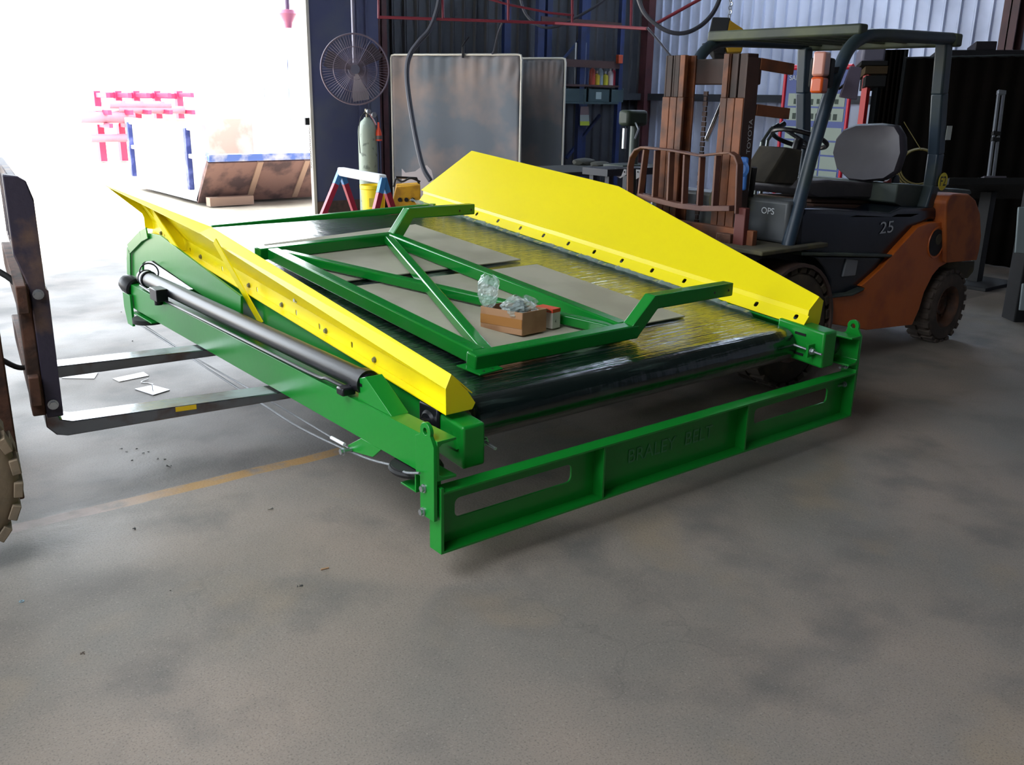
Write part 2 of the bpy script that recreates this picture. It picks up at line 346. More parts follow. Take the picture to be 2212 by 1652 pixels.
# take-up screws
def screw(p0, p1):
    m_ = MB().cyl(p0, p1, .006, 10); d = (V(p1)-V(p0)).normalized(); c = V(p0)+(V(p1)-V(p0))*.68
    return m_.cyl(c-d*.012, c, .014, 6).cyl(c+d*.001, c+d*.014, .014, 6).cyl(c-d*.004, c+d*.003, .018, 14).build('take_up_screw', STEEL, cv)
screw(PX(1708, 742, X=2.125), PX(1775, 766, X=2.125)); screw(V((.29, .30, .415)), V((.29, .08, .395)))
MB().box(2.10, 2.15, PX(1750, 757, X=2.125).y-.006, PX(1750, 757, X=2.125).y+.006, PX(1750, 757, X=2.125).z-.03, PX(1750, 757, X=2.125).z+.03).build('screw_bracket', GREEN, cv, bevel=.001)
# bearings
def bearing(x, y, z, sg):
    m_ = MB().lathe([(0, .03), (.018, .03), (.02, .012), (.035, .012), (.045, .004), (.055, 0), (.055, -.008), (0, -.008)], (x, y, z), (sg, 0, 0), 20); return m_.build('bearing', BLACK, cv)
q = PX(945, 905, X=.15); bearing(.162, .30, .455, -1).name = 'bearing'
MB().box(.158, .172, .24, .36, .385, .52).build('bearing_housing', BLACK, cv, bevel=.01)
MB().cyl((.165, .30, .455), (.09, .30, .455), .014, 14).build('shaft_end', CHROME, cv)
MB().lathe([(0, .0), (.05, .0), (.055, .01), (.055, .05), (.05, .06), (0, .06)], (2.27, .12, .455), (1, 0, 0), 24).build('bearing', BLACK, cv)
# diagonal gusset on the left box
MB().prism([V((.16, .13, .405)), V((.16, .17, .46)), V((.16, .20, .405))], (.01, 0, 0)).build('gusset', GREEN, cv)
# far end gooseneck plate of the left side
g1 = [PX(u, v, X=.10) for u, v in ((285, 640), (278, 538), (305, 510), (318, 503), (345, 508), (420, 565), (520, 640), (520, 690), (447, 645), (332, 563), (312, 565), (307, 570), (308, 600), (302, 640))]
MB().prism(g1, (.012, 0, 0)).build('end_frame', GREEN, cv, bevel=.001)
e1 = [PX(u, v, X=.09) for u, v in ((280, 630), (278, 538), (305, 510), (318, 503))]
m_ = MB()
for a, b2 in zip(e1, e1[1:]): m_.bar(a, b2, .06, .008, (1, 0, 0))
m_.build('end_flange', GREEN, cv, bevel=.001)
# far lower lug and wire rope pulley guard
MB().prism([V((-.02, 3.07, .27)), V((-.02, 3.16, .27)), V((-.02, 3.20, .36)), V((-.02, 3.20, .45)), V((-.02, 3.07, .45))], (.014, 0, 0)).build('rear_lug', GREEN, cv, bevel=.001)
MB().box(-.01, .07, 2.76, 3.09, .345, .352).build('rope_guard', GREEN, cv, bevel=.001)
MB().cyl((.03, 2.92, .345), (.03, 2.92, .320), .09, 24).build('rope_pulley', RUBB, cv)
# near pulley, guard, rope anchor arm
MB().cyl((.045, .205, .362), (.045, .205, .335), .085, 28).torus((.045, .205, .348), (0, 0, 1), .085, .010, 28, 6).build('rope_pulley', RUBB, cv)
MB().box(-.02, .08, .105, .112, .305, .368).box(-.02, .08, .105, .20, .302, .308).build('rope_guard', GREEN, cv, bevel=.001)
MB().prism([V((.0, .55, .30)), V((.0, .60, .292)), V((.0, .60, .312)), V((.0, .50, .369)), V((.0, .36, .369)), V((.0, .42, .322))], (.01, 0, 0)).build('anchor_arm', GREEN, cv, bevel=.001)
MB().cyl((-.035, .575, .303), (.02, .575, .303), .009, 10).hexbolt((-.03, .575, .303), (-1, 0, 0), .012, .016).build('anchor_bolt', STEEL, cv)
def rope(pts, r, mt=CABLE, nm='wire_rope'): return MB().tube(smooth_path(pts, 5), r, 7).build(nm, mt, cv)
rope([PX(297, 692, X=-.005), PX(396, 758, X=-.005), PX(560, 852, X=-.005), PX(650, 905, X=-.005), PX(725, 950, X=-.005), PX(757, 970, X=-.005)], .0035)
rope([PX(300, 700, X=.0), PX(424, 780, X=.0), PX(560, 868, X=.0), PX(650, 925, X=.0), PX(780, 985, X=.0), PX(850, 1006, X=-.01), PX(875, 1020, X=-.03), PX(906, 1022, X=-.03)], .0045)
p0, p1 = PX(716, 945, X=-.006), PX(744, 960, X=-.006); MB().cyl(p0, p1, .007, 10).build('rope_ferrule', mat('white_sleeve', '#f0f0f0', .4), cv)
# black tube with its conduit on the left beam
ta, tb = V((.045, .525, .566)), V((.045, 3.0, .560))
tu = MB().cyl(ta, tb, .040, 24).build('tarp_tube', mat('black_powder_coat', '#121218', .38, bump=.05, bscale=200), cv)
MB().cyl(ta+V((0, .035, 0)), ta-V((0, .012, 0)), .047, 24).cyl(ta-V((0, .01, 0)), ta-V((0, .028, 0)), .036, 20).build('end_cap', BLACK, tu)
MB().cyl(ta-V((0, .028, 0)), ta-V((0, .06, 0)), .010, 12).build('stub_shaft', CHROME, tu)
MB().torus(tb-V((0, .05, 0)), (0, 1, 0), .042, .007, 20, 6).torus(tb-V((0, .10, 0)), (0, 1, 0), .042, .006, 20, 6).build('clamp_ring', BLACK, tu)
MB().cyl(tb-V((0, .03, 0)), tb-V((0, .08, 0)), .044, 20).build('tape_band', mat('white_tape', '#cfcfd2', .5), tu)
MB().tube(smooth_path([V((.0, 2.92, .53)), V((-.004, 2.5, .517)), V((-.004, 1.9, .520)), V((-.004, 1.2, .522)), V((-.004, .82, .525)), V((-.004, .74, .535)), V((0, .62, .535)), V((.01, .585, .54))]), .007, 8).build('conduit', BLACK, tu)
MB().box(-.035, .02, .56, .61, .515, .545).build('conduit_gland', BLACK, tu, bevel=.006)
jb = PX(343, 635, X=-.02)
MB().obox(jb, V((.03, 0, 0)), V((0, .055, 0)), V((0, 0, .032))).build('junction_box', BLACK, tu, bevel=.004)
MB().cyl(jb+V((0, .02, -.03)), jb+V((0, .02, -.06)), .02, 12).build('cable_gland', BLACK, tu)
MB().lathe([(0, .07), (.045, .065), (.055, .03), (.055, -.02), (.045, -.03), (0, -.03)], PX(286, 618, X=.02), (-.3, .9, .3), 18).build('motor_cap', BLACK, tu)
MB().torus(PX(322, 588, X=.06), (.6, 1, 0), .05, .004, 20, 6).build('cable_loop', BLACK, tu)
# green tube bracket
MB().prism([V((.01, .53, .506)), V((.01, .515, .59)), V((.01, .475, .604)), V((.01, .30, .506))], (.07, 0, 0)).build('tube_bracket', GREEN, cv, bevel=.002)
# ---- yellow skirt boards
def strip(a, b2, y0, y1, n=1): return [TP(a[0], y0, a[1]), TP(b2[0], y0, b2[1]), TP(b2[0], y1, b2[1]), TP(a[0], y1, a[1])]
# right one: slotted strip, fold, wide sloping panel, outer return
rs = thing_r = MB()
SA, SB = V((2.165, 0, .534)), V((2.207, 0, .580)); U2 = (SB-SA); SL = U2.length; U2n = U2.normalized(); DY = V((0, math.cos(TL), math.sin(TL)))
def s2(p): d = V(p)-SA; return (d.dot(DY), d.dot(U2n))
slots = []
NS = U2n.cross(DY)
for u, v in ((1028, 467), (1073, 483), (1121, 499), (1171, 515), (1225, 532), (1281, 550), (1341, 569), (1407, 589), (1477, 611), (1634, 659), (1721, 685)):
    a, b2 = s2(PX(u, v, Q=SA, N=NS)); slots.append(rrect(a-.011, a+.011, max(.012, min(.024, b2-.016)), min(SL-.010, max(.044, b2+.016)), .009, 3))
wing_r = MB().holed([(.17, 0), (3.46, 0), (3.46, SL), (.17, SL)], slots, SA, DY, U2n, NS*.004).build('skirt_board', YEL, cv, smooth=0)
PT = [V((2.29, .185, .676)), V((2.601, 1.869, 1.038)), V((2.603, 3.411, 1.17))]
FB = [TP(2.212, .18, .606), TP(2.212, 1.85, .606), TP(2.190, 3.46, .606)]
MB().plate([FB[0], FB[1], PT[1], PT[0]], .004).plate([FB[1], FB[2], PT[2], PT[1]], .004).plate([TP(2.207, .18, .58), TP(2.207, 3.46, .58), TP(2.212, 3.46, .606), TP(2.212, .18, .606)], .004).build('skirt_panel', YEL, wing_r, smooth=0)
OF = V((.042, 0, -.026)); MB().plate([PT[0], PT[1], PT[1]+OF, PT[0]+OF], .004).plate([PT[1], PT[2], PT[2]+OF, PT[1]+OF], .004).build('return_flange', YEL, wing_r, smooth=0)
MB().plate([PX(u, v, Y=.178) for u, v in ((1730, 706), (1744.4, 682), (1747, 670), (1769, 641), (1778, 650), (1770, 694), (1766, 703))], .004).build('end_cap', YEL, wing_r, smooth=0)
# left one, seen from outside
BL = [V((.262, 0, .503)), V((.262, 0, .560))]
sl = []; WX = .19
for u, v in ((356, 513), (386, 526), (411, 545), (480, 584), (556, 640), (640, 681), (690, 708), (760, 745)):
    p = PX(u, v, X=WX); a = p.y/math.cos(TL); b2 = max(.017, min(.045, p.z-.506-p.y*KT)); sl.append(rrect(a-.008, a+.008, b2-.012, b2+.013, .006, 3))
wing_l = MB().holed([(.18, 0), (3.24, 0), (3.24, .062), (.18, .062)], sl, V((WX, 0, .506)), DY, (0, 0, 1), (.004, 0, 0)).plate([TP(.151, .18, .503), TP(.262, .18, .503), TP(.262, 3.24, .503), TP(.151, 3.24, .503)], .004).build('skirt_board', YEL, cv, smooth=0)
B0, B1, B2 = TP(.262, .18, .560), TP(.262, 1.86, .560), TP(.262, 3.22, .560)
T0, T1, T2 = PX(974, 809, Y=.182), PX(457, 491, X=.13), PX(312, 419, Y=3.22)
F0, F1, F2 = PX(962, 840, X=.15), PX(430, 503, X=.09), PX(228, 401, Y=3.22)
MB().plate([B0, B1, T1, T0], .004).plate([B1, B2, T2, T1], .004).build('skirt_panel', YEL, wing_l, smooth=0)
MB().plate([T0, T1, F1, F0], .004).plate([T1, T2, F2, F1], .004).build('return_flange', YEL, wing_l, smooth=0)
W0, W1, W2_ = TP(WX+.002, .18, .566), TP(WX+.002, 2.37, .566), TP(WX+.002, 3.22, .566)
MB().plate([W0, W1, F1+V((.006, 0, 0)), F0+V((.006, 0, 0))], .003).plate([W1, W2_, PX(303, 441, Y=3.2)+V((.006, 0, 0)), F1+V((.006, 0, 0))], .003).build('outer_web', YEL, wing_l, smooth=0)
MB().plate([PX(u, v, Y=.178) for u, v in ((963, 896), (962, 840), (974, 809), (1009, 844), (1026, 869), (1020, 882))], .004).build('end_cap', YEL, wing_l, smooth=0)
MB().plate([F2, T2, B2, TP(.262, 3.22, .503), PX(313.6, 493, Y=3.22), PX(311, 470, Y=3.22), PX(307, 461, Y=3.22)], .004).build('end_cap', YEL, wing_l, smooth=0)
for u, v in ((348, 497), (371, 508), (436, 575), (539, 624), (610, 667), (705, 724), (810, 786)):
    p = PX(u, v, X=WX); p.z = .506+.016+p.y*KT; MB().hexbolt(p, (-1, 0, 0), .009, .010).build('bolt', mat('grey_washer', '#7d7a66', .5, .6), wing_l)
for y in (1.05, 1.95, 2.7):  # gussets inside the left board
    tt = (y-.18)/1.68; tp = T0.lerp(T1, tt) if y < 1.86 else T1.lerp(T2, (y-1.86)/1.36); fp = F0.lerp(F1, tt) if y < 1.86 else F1.lerp(F2, (y-1.86)/1.36)
    if y > 2: MB().plate([TP(.258, y, .506), TP(.16, y, .506), fp+(tp-fp)*.1, tp], .004).build('gusset', YEL, wing_l, smooth=0)
MB().bar(PX(464, 520, X=.075), PX(565, 699, X=.160), .040, .006, (1, 0, 0)).build('brace_strap', YEL, wing_l, smooth=0)
MB().bar(PX(326, 452, X=.06), PX(431, 613, X=.160), .040, .006, (1, 0, 0)).build('brace_strap', YEL, wing_l, smooth=0)
# ---- belt under stretch film
def film_mat():
    M = bpy.data.materials.new('belt_in_stretch_film'); M.use_nodes = True; nt = M.node_tree; N = nt.nodes; L = nt.links; b = N['Principled BSDF']
    b.inputs['Base Color'].default_value = lin('#0b1716'); b.inputs['Roughness'].default_value = .22; b.inputs['Coat Weight'].default_value = .9; b.inputs['Coat Roughness'].default_value = .12
    tc = N.new('ShaderNodeTexCoord'); hs = []
    for sc, rz, st in ((1, .5, (3, 60, 3)), (1, -.25, (2, 45, 2)), (1, .1, (9, 3, 3))):
        mp = N.new('ShaderNodeMapping'); mp.inputs['Rotation'].default_value = (0, 0, rz); mp.inputs['Scale'].default_value = st; L.new(tc.outputs['Object'], mp.inputs[0])
        n = N.new('ShaderNodeTexNoise'); n.inputs['Scale'].default_value = sc; n.inputs['Detail'].default_value = 3; n.inputs['Roughness'].default_value = .6; L.new(mp.outputs[0], n.inputs['Vector']); hs.append(n.outputs['Fac'])
    a = N.new('ShaderNodeMath'); a.operation = 'ADD'; L.new(hs[0], a.inputs[0]); L.new(hs[1], a.inputs[1])
    a2 = N.new('ShaderNodeMath'); a2.operation = 'ADD'; L.new(a.outputs[0], a2.inputs[0]); L.new(hs[2], a2.inputs[1])
    bp = N.new('ShaderNodeBump'); bp.inputs['Strength'].default_value = .5; bp.inputs['Distance'].default_value = .006; L.new(a2.outputs[0], bp.inputs['Height'])
    L.new(bp.outputs[0], b.inputs['Normal']); L.new(bp.outputs[0], b.inputs['Coat Normal'])
    r = N.new('ShaderNodeMapRange'); r.inputs[1].default_value = 1.04; r.inputs[2].default_value = 1.35; L.new(a.outputs[0], r.inputs[0])
    x = N.new('ShaderNodeMix'); x.data_type = 'RGBA'; x.inputs[6].default_value = lin('#0b1716'); x.inputs[7].default_value = lin('#3c4b46'); L.new(r.outputs[0], x.inputs[0]); L.new(x.outputs[2], b.inputs['Base Color'])
    return M
FILM = film_mat()
RR = .082; yc, zc = .26, .455; x0, x1 = .30, 2.135
prof = [(yc+RR*math.sin(a)*-1, zc+RR*math.cos(a)) for a in [math.radians(d) for d in range(-5, 186, 10)]]
yf = 3.15; zcf = zc+(yf-yc)*KT
prof += [(yf+RR*math.sin(a)*-1, zcf+RR*math.cos(a)) for a in [math.radians(d) for d in range(175, 356, 12)]]
MB().prism([V((x0, y, z)) for y, z in prof], (x1-x0, 0, 0)).build('belt', FILM, cv, smooth=50)
MB().cyl((x0-.04, yc, zc), (x1+.02, yc, zc), .03, 14).build('roller_shaft', STEEL, cv)
# crumpled loose film along the right edge
fm = MB(); pts = []
for i in range(120):
    y = .45+i*.0255; pts.append((2.135+random.uniform(-.01, .006), 2.165, y, .012+random.random()*.012))
for i in range(119):
    a, b2 = pts[i], pts[i+1]
    fm.add([TP(a[0]-.03, a[2], .505+RR-.055+.004), TP(a[0], a[2], .505+RR-.06+a[3]), TP(b2[0], b2[2], .505+RR-.06+b2[3]), TP(b2[0]-.03, b2[2], .505+RR-.055+.004), TP(a[1], a[2], .50), TP(b2[1], b2[2], .50)], [(0, 1, 2, 3), (1, 4, 5, 2)])
fm.build('loose_film', mat('clear_film', '#aebab8', .15, alpha=.45, coat=1), cv, smooth=0)
# rear bar of the belt frame and its pipe
MB().bar(PX(455, 494, Y=3.27), PX(1000, 440, Y=3.27), .05, .045).build('rear_bar', GREEN, cv, bevel=.006)
# junk in the left rail behind the braces: take-up bolts
for u, v in ((345, 540), (352, 552), (362, 560), (372, 548), (640, 668-20), (515, 640), (505, 670)):
    MB().hexbolt(PX(u, v, X=.168), (-1, 0, 0), .009, .012).build('bolt', STEEL, cv)
MB().lathe([(0, .05), (.04, .045), (.06, .02), (.06, 0), (0, 0)], PX(360, 545, X=.165), (-1, 0, 0), 18).build('bearing', BLACK, cv)
# ================================================================== THE LOOSE FRAME ON THE BELT
sf = thing('support_frame', 'green square tube frame with crossed braces lying on the wrapped belt', 'frame', (.95, 1.4, .62))
ZT, TS = .588, .062
def tb2(a, b2, name='frame_bar', w_=TS, h_=TS, z=ZT):  # bar between two (x, y), top face at z on the sloping plane
    p, q = TP(a[0], a[1], z-h_/2), TP(b2[0], b2[1], z-h_/2)
    return MB().bar(p, q, w_, h_, (0, -math.sin(TL), math.cos(TL))).build(name, GREEN2, sf, bevel=.007, seg=3)
def fp_(u, v): p = PX(u, v, T=ZT); return (p.x, p.y)
nl, nr, fl, fr = (.452, .452), (1.31, .452), (.44, 2.30), (1.30, 2.38)
tb2((nl[0], nl[1]), (nr[0]+.02, nr[1])); tb2((fl[0]-.02, fl[1]), (fr[0]+.02, fr[1]+.0))
tb2((nl[0]+.06, nl[1]+.03), (fl[0]+.055, fl[1]-.03)); tb2((nr[0]-.02, nr[1]+.03), (fr[0]-.03, fr[1]-.03))
tb2((fl[0]+.09, fl[1]-.03), (nr[0]-.06, nr[1]+.04), 'diagonal_brace', .05, .045, ZT-.01)
tb2((nl[0]+.10, nl[1]+.03), (fr[0]-.06, fr[1]-.03), 'diagonal_brace', .05, .045, ZT-.004)
def arm(p0, p1, p2, y):
    pts = [V(p0), V(p1), V(p2)]; h = TS/2; m_ = MB()
    d1 = (pts[1]-pts[0]).normalized(); d2 = (pts[2]-pts[1]).normalized()
    n1 = V((-d1.z, 0, d1.x)); n2 = V((-d2.z, 0, d2.x)); nm_ = (n1+n2).normalized(); k = h/nm_.dot(n1)
    A_ = [pts[0]+n1*h*1.2-d1*.02, pts[1]+nm_*k, pts[2]+n2*h, pts[2]-n2*h, pts[1]-nm_*k, pts[0]-n1*h*1.0-d1*.02]
    return m_.prism([p+V((0, -h, 0)) for p in A_], (0, 2*h, 0)).build('raised_arm', GREEN2, sf, bevel=.007, seg=3)
zn = ZT+nr[1]*KT-TS/2; zf_ = ZT+fr[1]*KT-TS/2
arm((1.31, nr[1], zn), (1.43, nr[1], zn+.115), (1.95, nr[1], zn+.115), 0)
arm((1.30, fr[1], zf_), (1.40, fr[1], zf_+.135), (1.86, fr[1], zf_+.135), 0)
for u, v in ((1543, 632), (1573, 627)): MB().cyl(PX(u, v, Y=nr[1]-.0315), PX(u, v, Y=nr[1]-.03), .006, 10).build('bolt_hole_shade', hol, sf)
for u, v in ((992, 455), (1017, 453)): MB().cyl(PX(u, v, Y=fr[1]-.0315), PX(u, v, Y=fr[1]-.03), .007, 10).build('bolt_hole_shade', hol, sf)
fz = ZT-TS
MB().prism([TP(.44, .375, fz), TP(.56, .39, fz), TP(.56, .50, fz), TP(.42, .50, fz)], (0, 0, .006)).build('foot_plate', GREEN2, sf, bevel=.001)
for x, y in ((.475, .398), (.52, .404)): MB().cyl(TP(x, y, fz+.005), TP(x, y, fz+.0068), .005, 10).build('bolt_hole_shade', hol, sf)
# grey cardboard under the frame
for lab, q in (('grey cardboard sheet on the belt under the far half of the green frame', ((.52, 1.76), (1.765, 1.78), (1.715, 2.80), (.60, 2.62))),
               ('grey cardboard sheet on the belt under the near half of the green frame', ((.52, .60), (1.80, .575), (1.78, 1.655), (.54, 1.66)))):
    tag(MB().prism([TP(x, y, .519) for x, y in q], (0, 0, .005)).build('cardboard_sheet', CARD, smooth=0), lab, 'cardboard', 'cardboard sheets on the belt')
# carton with a bag of parts, small white carton
ZC = .526
cz = ZC+.75*KT; bx = thing('cardboard_box', 'open brown cardboard box holding a plastic bag, inside the near corner of the green frame', 'box', (.93, .75, cz))
A0, A1, A2 = V((.81, .87, 0)), V((.875, .665, 0)), V((1.015, .675, 0)); A3 = A0+(A2-A1); H = .098
P4 = [A0, A1, A2, A3]; m_ = MB()
for i in range(4):
    a, b2 = P4[i].copy(), P4[(i+1) % 4].copy(); a.z = b2.z = cz; m_.plate([a, b2, b2+V((0, 0, H)), a+V((0, 0, H))], .004)
m_.plate([p+V((0, 0, cz+.003)) for p in P4], .004).build('carton', KRAFT, bx, smooth=0)
a, b2 = A0.copy(), A1.copy(); o_ = V((-.0032, -.001, 0)); a.z = b2.z = cz; MB().plate([a+o_+V((0, 0, .028)), b2+o_+V((0, 0, .028)), b2+o_+V((0, 0, .068)), a+o_+V((0, 0, .068))], .0008).build('packing_tape', TAPE, bx, smooth=0)
a = A3.copy(); b2 = A2.copy(); a.z = b2.z = cz+H
MB().plate([a, b2, b2+V((.04, .012, -.02)), a+V((.04, .012, -.02))], .003).build('flap', KRAFT, bx, smooth=0)
PLAS = mat('clear_polythene', '#c9dcd8', .12, alpha=.38, coat=.6, bump=.6, bscale=40)
bag = thing('plastic_bag', 'crumpled clear plastic bag of black fittings standing in the brown box', 'bag', (.90, .76, cz+.01))
def blob(c, r, seedv, amp, name, mt, parent, n=3, sq=(1, 1, 1)):
    bm = bmesh.new(); bmesh.ops.create_icosphere(bm, subdivisions=n, radius=1); rnd = random.Random(seedv); dirs = [V((rnd.gauss(0, 1), rnd.gauss(0, 1), rnd.gauss(0, 1))).normalized() for _ in range(22)]
    vs = []
    for v in bm.verts:
        k = 1+amp*max(abs(v.co.normalized().dot(d))**9 for d in dirs)-amp*.5*abs(v.co.normalized().dot(dirs[0])); vs.append(V(c)+V((v.co.x*r[0], v.co.y*r[1], v.co.z*r[2]))*k)
    fs = [tuple(v.index for v in f.verts) for f in bm.faces]; bm.free(); return MB().add(vs, fs).build(name, mt, parent, smooth=25)
def crumple(c, r, seedv, name, taper=0):
    rnd = random.Random(seedv); n1, n2 = 26, 16; vs = []; fs = []
    fold = [(rnd.uniform(0, 6.28), rnd.uniform(2, 7), rnd.uniform(.06, .16)) for _ in range(6)]
    for j in range(n2+1):
        q_ = j/n2; z = -1+2*q_; rad = math.sqrt(max(.02, 1-z*z*.9))*(1-taper*(q_-.5))
        for i in range(n1):
            t_ = 6.28318*i/n1; k = 1+sum(a*math.sin(f_*t_+p_+z*3) for p_, f_, a in fold)*.7+rnd.uniform(-.10, .10)
            vs.append(V(c)+V((r[0]*rad*k*math.cos(t_), r[1]*rad*k*math.sin(t_), r[2]*z*(1+.1*math.sin(3*t_+seedv)))))
    for j in range(n2):
        for i in range(n1): fs.append((j*n1+i, j*n1+(i+1) % n1, (j+1)*n1+(i+1) % n1, (j+1)*n1+i))
    return MB().add(vs, fs).build(name, PLAS, bag, smooth=0)
crumple((.925, .75, cz+.095), (.078, .072, .055), 3, 'bag_body'); crumple((.84, .86, cz+.155), (.040, .055, .075), 9, 'bag_top', -.7)
for i, (dx, dy, dz) in enumerate(((0, 0, 0), (.035, -.03, -.01), (-.035, .035, .01), (.01, .02, .035))):
    blob((.93+dx, .745+dy, cz+.062+dz), (.032, .028, .028), 20+i, .3, 'black_fitting', mat('black_plastic', '#1f2126', .3), bag, 2)
sb = thing('small_carton', 'small white and red carton tucked behind the brown cardboard box', 'box', (1.06, .72, cz))
MB().obox((1.075, .735, cz+.042), V((.026, .004, 0)), V((-.008, .05, 0)), V((0, 0, .042))).build('carton', mat('white_carton', '#c9c6ba', .5), sb, bevel=.001)
MB().obox((1.075, .735, cz+.079), V((.0265, .0045, 0)), V((-.008, .0505, 0)), V((0, 0, .008))).build('red_band', mat('red_print', '#c8452c', .5), sb)
text('print', '4', mat('dark_print', '#3a3a36', .6), sb, (1.072, .6845, cz+.025), (1, .14, 0), (0, 0, 1), .010, .002)
# ================================================================== LEFT FORKLIFT (only its front shows)
yaw = math.radians(-8.5); fx = V((math.cos(yaw), math.sin(yaw), 0)); fy = V((-fx.y, fx.x, 0)); UZ = V((0, 0, 1))
FO = V((-.80, 1.33, 0))
def G(a, b2, z): return FO+fx*a+fy*b2+UZ*z
OLD = mat('worn_dark_paint', '#3c3646', .55, .2, col2='#6d564c', scale=9, lo=.5, hi=.7, bump=.15, bscale=40)
RUSTY = mat('rusty_steel', '#5a3a2b', .75, .1, col2='#38261f', scale=14, bump=.2, bscale=60)
TINE = mat('polished_tine_steel', '#7c8088', .22, .8, col2='#5f3d2e', scale=8, lo=.5, hi=.7, bump=.08, bscale=30)
lf = thing('forklift', 'old dark forklift at the left edge, its two tines under the conveyor', 'forklift', (-.95, 1.9, 0))
def tine(b0):
    t_ = MB(); z1 = .362; w_ = .12
    side = [(0, .36+.55), (-.035, .91), (-.04, z1-.01), (-.01, z1-.045), (.03, z1-.055), (1.1, z1-.028), (1.16, z1-.01), (1.16, z1), (.05, z1), (.012, z1+.012), (0, z1+.05)]
    t_.prism([G(a-.02, b0, z) for a, z in side], fy*w_); return t_.build('tine', TINE, lf, bevel=.004)
tn = tine(-.02); tine(.80)
MB().plate([G(.40, -.0225, .342), G(.48, -.0225, .342), G(.48, -.0225, .361), G(.40, -.0225, .361)], .001).build('yellow_mark', mat('yellow_mark', '#f0c21a', .5), tn)
# carriage
def gb(a0, a1, b0, b1, z0, z1, name, mt, **k): return MB().obox((G(a0, b0, z0)+G(a1, b1, z1))/2, fx*(a1-a0)/2, fy*(b1-b0)/2, UZ*(z1-z0)/2).build(name, mt, lf, **k)
gb(-.10, -.065, -.10, 1.02, .46, .57, 'carriage_bar', RUSTY, bevel=.004); gb(-.10, -.065, -.10, 1.02, .80, .90, 'carriage_bar', RUSTY, bevel=.004)
gb(-.10, -.055, -.055, .08, .41, .88, 'shank_guide', RUSTY, bevel=.006)
for z in (.86, .45): MB().hexbolt(G(-.030, -.062, z), -fy, .014, .016).build('bolt', STEEL, lf)
# load backrest: end post plus slats and top bar
MB().prism([G(a, -.06, z) for a, z in ((-.055, .40), (.0, .40), (.004, .87), (-.004, .875), (-.004, 1.19), (-.02, 1.25), (-.045, 1.268), (-.09, 1.275), (-.09, 1.0), (-.055, .88))], fy*.07).build('backrest_post', OLD, lf, bevel=.012)
gb(-.075, -.045, .0, 1.0, 1.225, 1.268, 'backrest_top_bar', OLD, bevel=.005); gb(-.075, -.045, .0, 1.0, .94, .965, 'backrest_lower_bar', OLD, bevel=.004)
for i in range(7): gb(-.075, -.05, .11+i*.13, .145+i*.13, .95, 1.23, 'backrest_slat', OLD, bevel=.003)
# mast rails, hydraulic hose and the front wheel
gb(-.30, -.165, -.06, .0, .10, 2.05, 'mast_rail', RUSTY, bevel=.006); gb(-.28, -.16, .92, .98, .05, 2.05, 'mast_rail', RUSTY, bevel=.006)
MB().tube(smooth_path([G(-.2, .2, .95), G(-.10, .15, .88), G(-.06, .1, .80)]), .012, 8).build('hose', RUBB, lf)
MB().tube(smooth_path([G(-.2, .1, .62), G(-.12, .1, .56), G(-.08, .1, .58), G(-.08, .05, .70)]), .010, 8).build('hose', RUBB, lf)
TYR = mat('dusty_tyre', '#8a7862', .85, col2='#6f6455', scale=8, bump=.2, bscale=50)
def wheel(c, ax, R_, W_, tyre, rim, parent, lugs=26, rimcol=None):
    c, ax = V(c), V(ax).normalized(); pr = [(R_*.58, W_*.5), (R_*.64, W_*.52), (R_*.9, W_*.5), (R_*.97, W_*.42), (R_, W_*.3), (R_, -W_*.3), (R_*.97, -W_*.42), (R_*.9, -W_*.5), (R_*.58, -W_*.5)]
    m_ = MB().lathe(pr, c, ax, 40); a = ax.cross(UZ).normalized(); b2 = ax.cross(a)
    ty = m_.build('tyre', tyre, parent)
    lg = MB()
    for i in range(lugs):
        for s_ in (-1, 1):
            t_ = 6.28318*(i+.5*(s_ > 0))/lugs; d = a*math.cos(t_)+b2*math.sin(t_); tg = -a*math.sin(t_)+b2*math.cos(t_)
            lg.obox(c+d*(R_*.985)+ax*(s_*W_*.27), d*R_*.045, tg*R_*.083, ax*W_*.235)
    lg.build('tyre_tread', tyre, ty, bevel=.003); 
    rm = MB().lathe([(0, W_*.12), (R_*.12, W_*.14), (R_*.2, W_*.25), (R_*.24, W_*.25), (R_*.28, W_*.1), (R_*.46, W_*.12), (R_*.5, W_*.4), (R_*.58, W_*.52), (R_*.6, W_*.48), (R_*.56, W_*.3), (R_*.56, -W_*.4), (0, -W_*.4)], c, ax, 32)
    rm = rm.build('rim', rim, parent)
    nt = MB()
    for i in range(6):
        t_ = 6.28318*i/6; d = a*math.cos(t_)+b2*math.sin(t_); nt.cyl(c+d*R_*.36+ax*W_*.1, c+d*R_*.36+ax*W_*.2, R_*.035, 6)
    nt.build('wheel_nuts', rim, rm); return ty
wc = G(-.49, -.31, .315); wheel(wc, -fy, .315, .2, TYR, mat('tan_rim', '#8c7a5c', .7, col2='#6f6048', scale=8), lf, 24)
gb(-1.2, -.50, -.30, .05, .35, .75, 'front_fender', RUSTY, bevel=.02)
gb(-1.6, -.55, .0, .95, .30, .8, 'chassis', RUSTY, bevel=.02)
